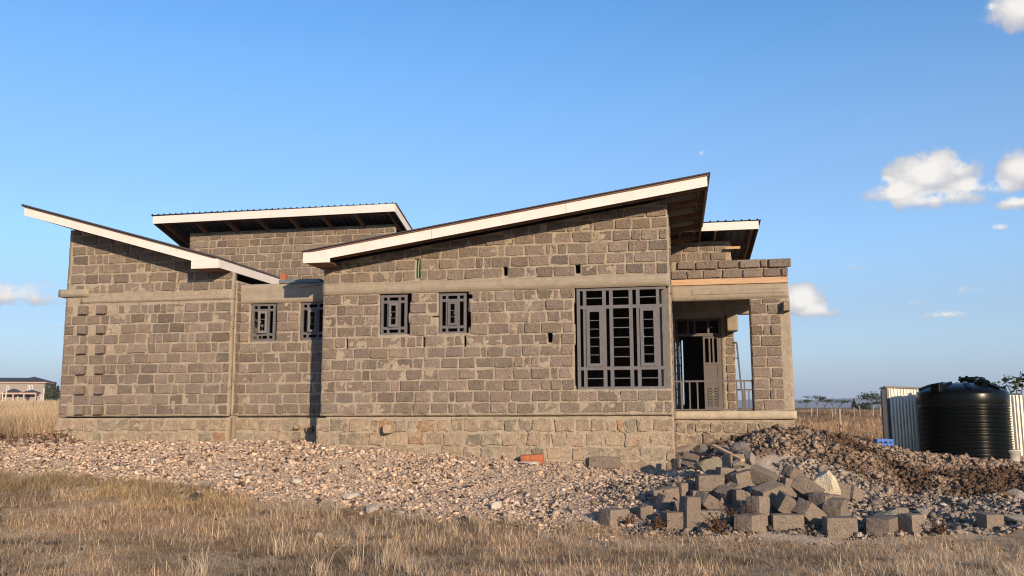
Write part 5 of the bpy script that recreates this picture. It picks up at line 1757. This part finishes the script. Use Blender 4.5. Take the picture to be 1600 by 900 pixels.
MB().box(-22, 4.4, -3.0, -.01, e2 - .5, e2).build('porch_eave', M['far_pink'], dh)
hip(-4.2, .2, -3.2, .6, e2, e2 + 1.1, 'porch_roof'); hip(.6, 4.8, -3.2, .6, e2, e2 + .8, 'porch_roof')
for x_ in (-8.5, -5.2, -1.8, 1.0, 4.1):
    MB().box(x_, x_ + .35, -2.9, -2.55, 0, e2 - .5).build('porch_column', M['far_pink'], dh)
for (x_, z0_, z1_, w_) in ((-4.4, e1 - 2.0, e1 - .9, .7), (1.2, e1 - 2.4, e1 - .6, .5), (2.0, e1 - 2.4, e1 - .6, .5)):
    f = MB().box(x_, x_ + w_, -.06, -.012, z0_, z1_).build('window', M['white'], dh)
    MB().box(x_ + .1, x_ + w_ - .1, -.09, -.062, z0_ + .1, z1_ - .1).build('pane', M['far_wall'], f)
MB().box(1.0, 1.9, -.08, -.012, 0, 2.5).build('door', M['black'], dh)
x, y = dX(100), DY + 10
d2 = empty('distant_house', (x, y, zb), 0)
tag(d2, 'white house with a dark roof almost hidden behind the stone wall', 'house')
MB().box(-1.8, 8, 0, 8, 0, hz(602)).build('wall', M['white'], d2)
MB().box(-2.2, 8.4, -.5, 8.5, hz(602) + .01, hz(599)).build('roof', M['far_roof'], d2)


# ------------------------------------------------------------------ fence posts
def post(px, py0, py1, d, lab, group, m, w=.09, lean=0.0, extra=None):
    x, y = at_px(px, d)
    z = float(ground_z(np.array([x]), np.array([y]))[0])
    h = (py1 - py0) / 1370 * d
    mb = MB().tube([(0, 0, -.2), (lean * h * .5, 0, h * .5), (lean * h, 0, h)], [w / 2, w * .48, w * .42], 8)
    o = mb.build('fence_post', m)
    o.location = (x, y, z)
    return tag(o, lab, 'fence post', group)
post(1306, 640, 682, 40, 'tall weathered fence post standing alone in the right field', None, M['post'], .13, -.01)
for i, (px, d, lab) in enumerate(((1262, 90, 'fence post below the flat topped acacias'), (1271, 92, 'fence post right of the porch column acacias'), (1294, 85, 'pale fence post left of the tall near post'), (1299, 88, 'fence post close behind the tall near post'),
                                  (1328, 86, 'fence post below the pointed shrub'), (1337, 90, 'fence post between the pointed shrub and the dense acacia'), (1358, 88, 'fence post under the dense rounded acacia'), (1369, 86, 'fence post beside the iron shed'))):
    post(px, 0, 1.15 / d * 1370, d, lab, 'fence posts across the right field', M['post'], .12)
for i, (px, y0, y1, d, le, lab) in enumerate(((13, 616, 640, 90, .06, 'white fence post at the far left, leaning right'), (9.5, 617, 639, 90, -.05, 'white fence post at the far left, leaning left'), (2.5, 617, 629, 110, 0, 'white fence post at the left picture edge'),
                                       (32, 616, 629, 120, .04, 'thin white post before the porch of the distant house'), (44, 620, 629, 120, -.08, 'short white post before the distant house door'), (26, 618, 628, 125, 0, 'faint white post left of the thin one'),
                                       (72, 612, 642, 80, .01, 'tall straight white post in front of the distant house corner'), (68, 621, 641, 80, .05, 'white strut leaning on the tall white post'))):
    post(px, y0, y1, d, lab, 'whitewashed fence posts in the left field', M['wpost'], .16, le)

# ------------------------------------------------------------------ the dusty air over the plain
mh = bpy.data.materials.new('dusty_air')
mh.use_nodes = True
th = NT(mh.node_tree)
th.n.clear()
pv = th.new('ShaderNodeVolumePrincipled')
pv.inputs['Color'].default_value = (0.62, 0.72, 0.92, 1)
pv.inputs['Density'].default_value = 0.00016
pv.inputs['Anisotropy'].default_value = 0.0
ho = th.new('ShaderNodeOutputMaterial')
th.l.new(pv.outputs[0], ho.inputs['Volume'])
zlo = min((o.matrix_world @ Vector(c)).z for o in COL.objects if o.name.startswith(('ground', 'hills')) for c in o.bound_box)
zhi = max((o.matrix_world @ Vector(c)).z for o in COL.objects if o.type == 'MESH' for c in o.bound_box)
hb = MB().box(-9000, 9000, -120, 10500, zlo - 1.5, zhi + 3).build('haze', mh)
tag(hb, 'pale dusty air over the plain that turns the far hills blue', kind='stuff')
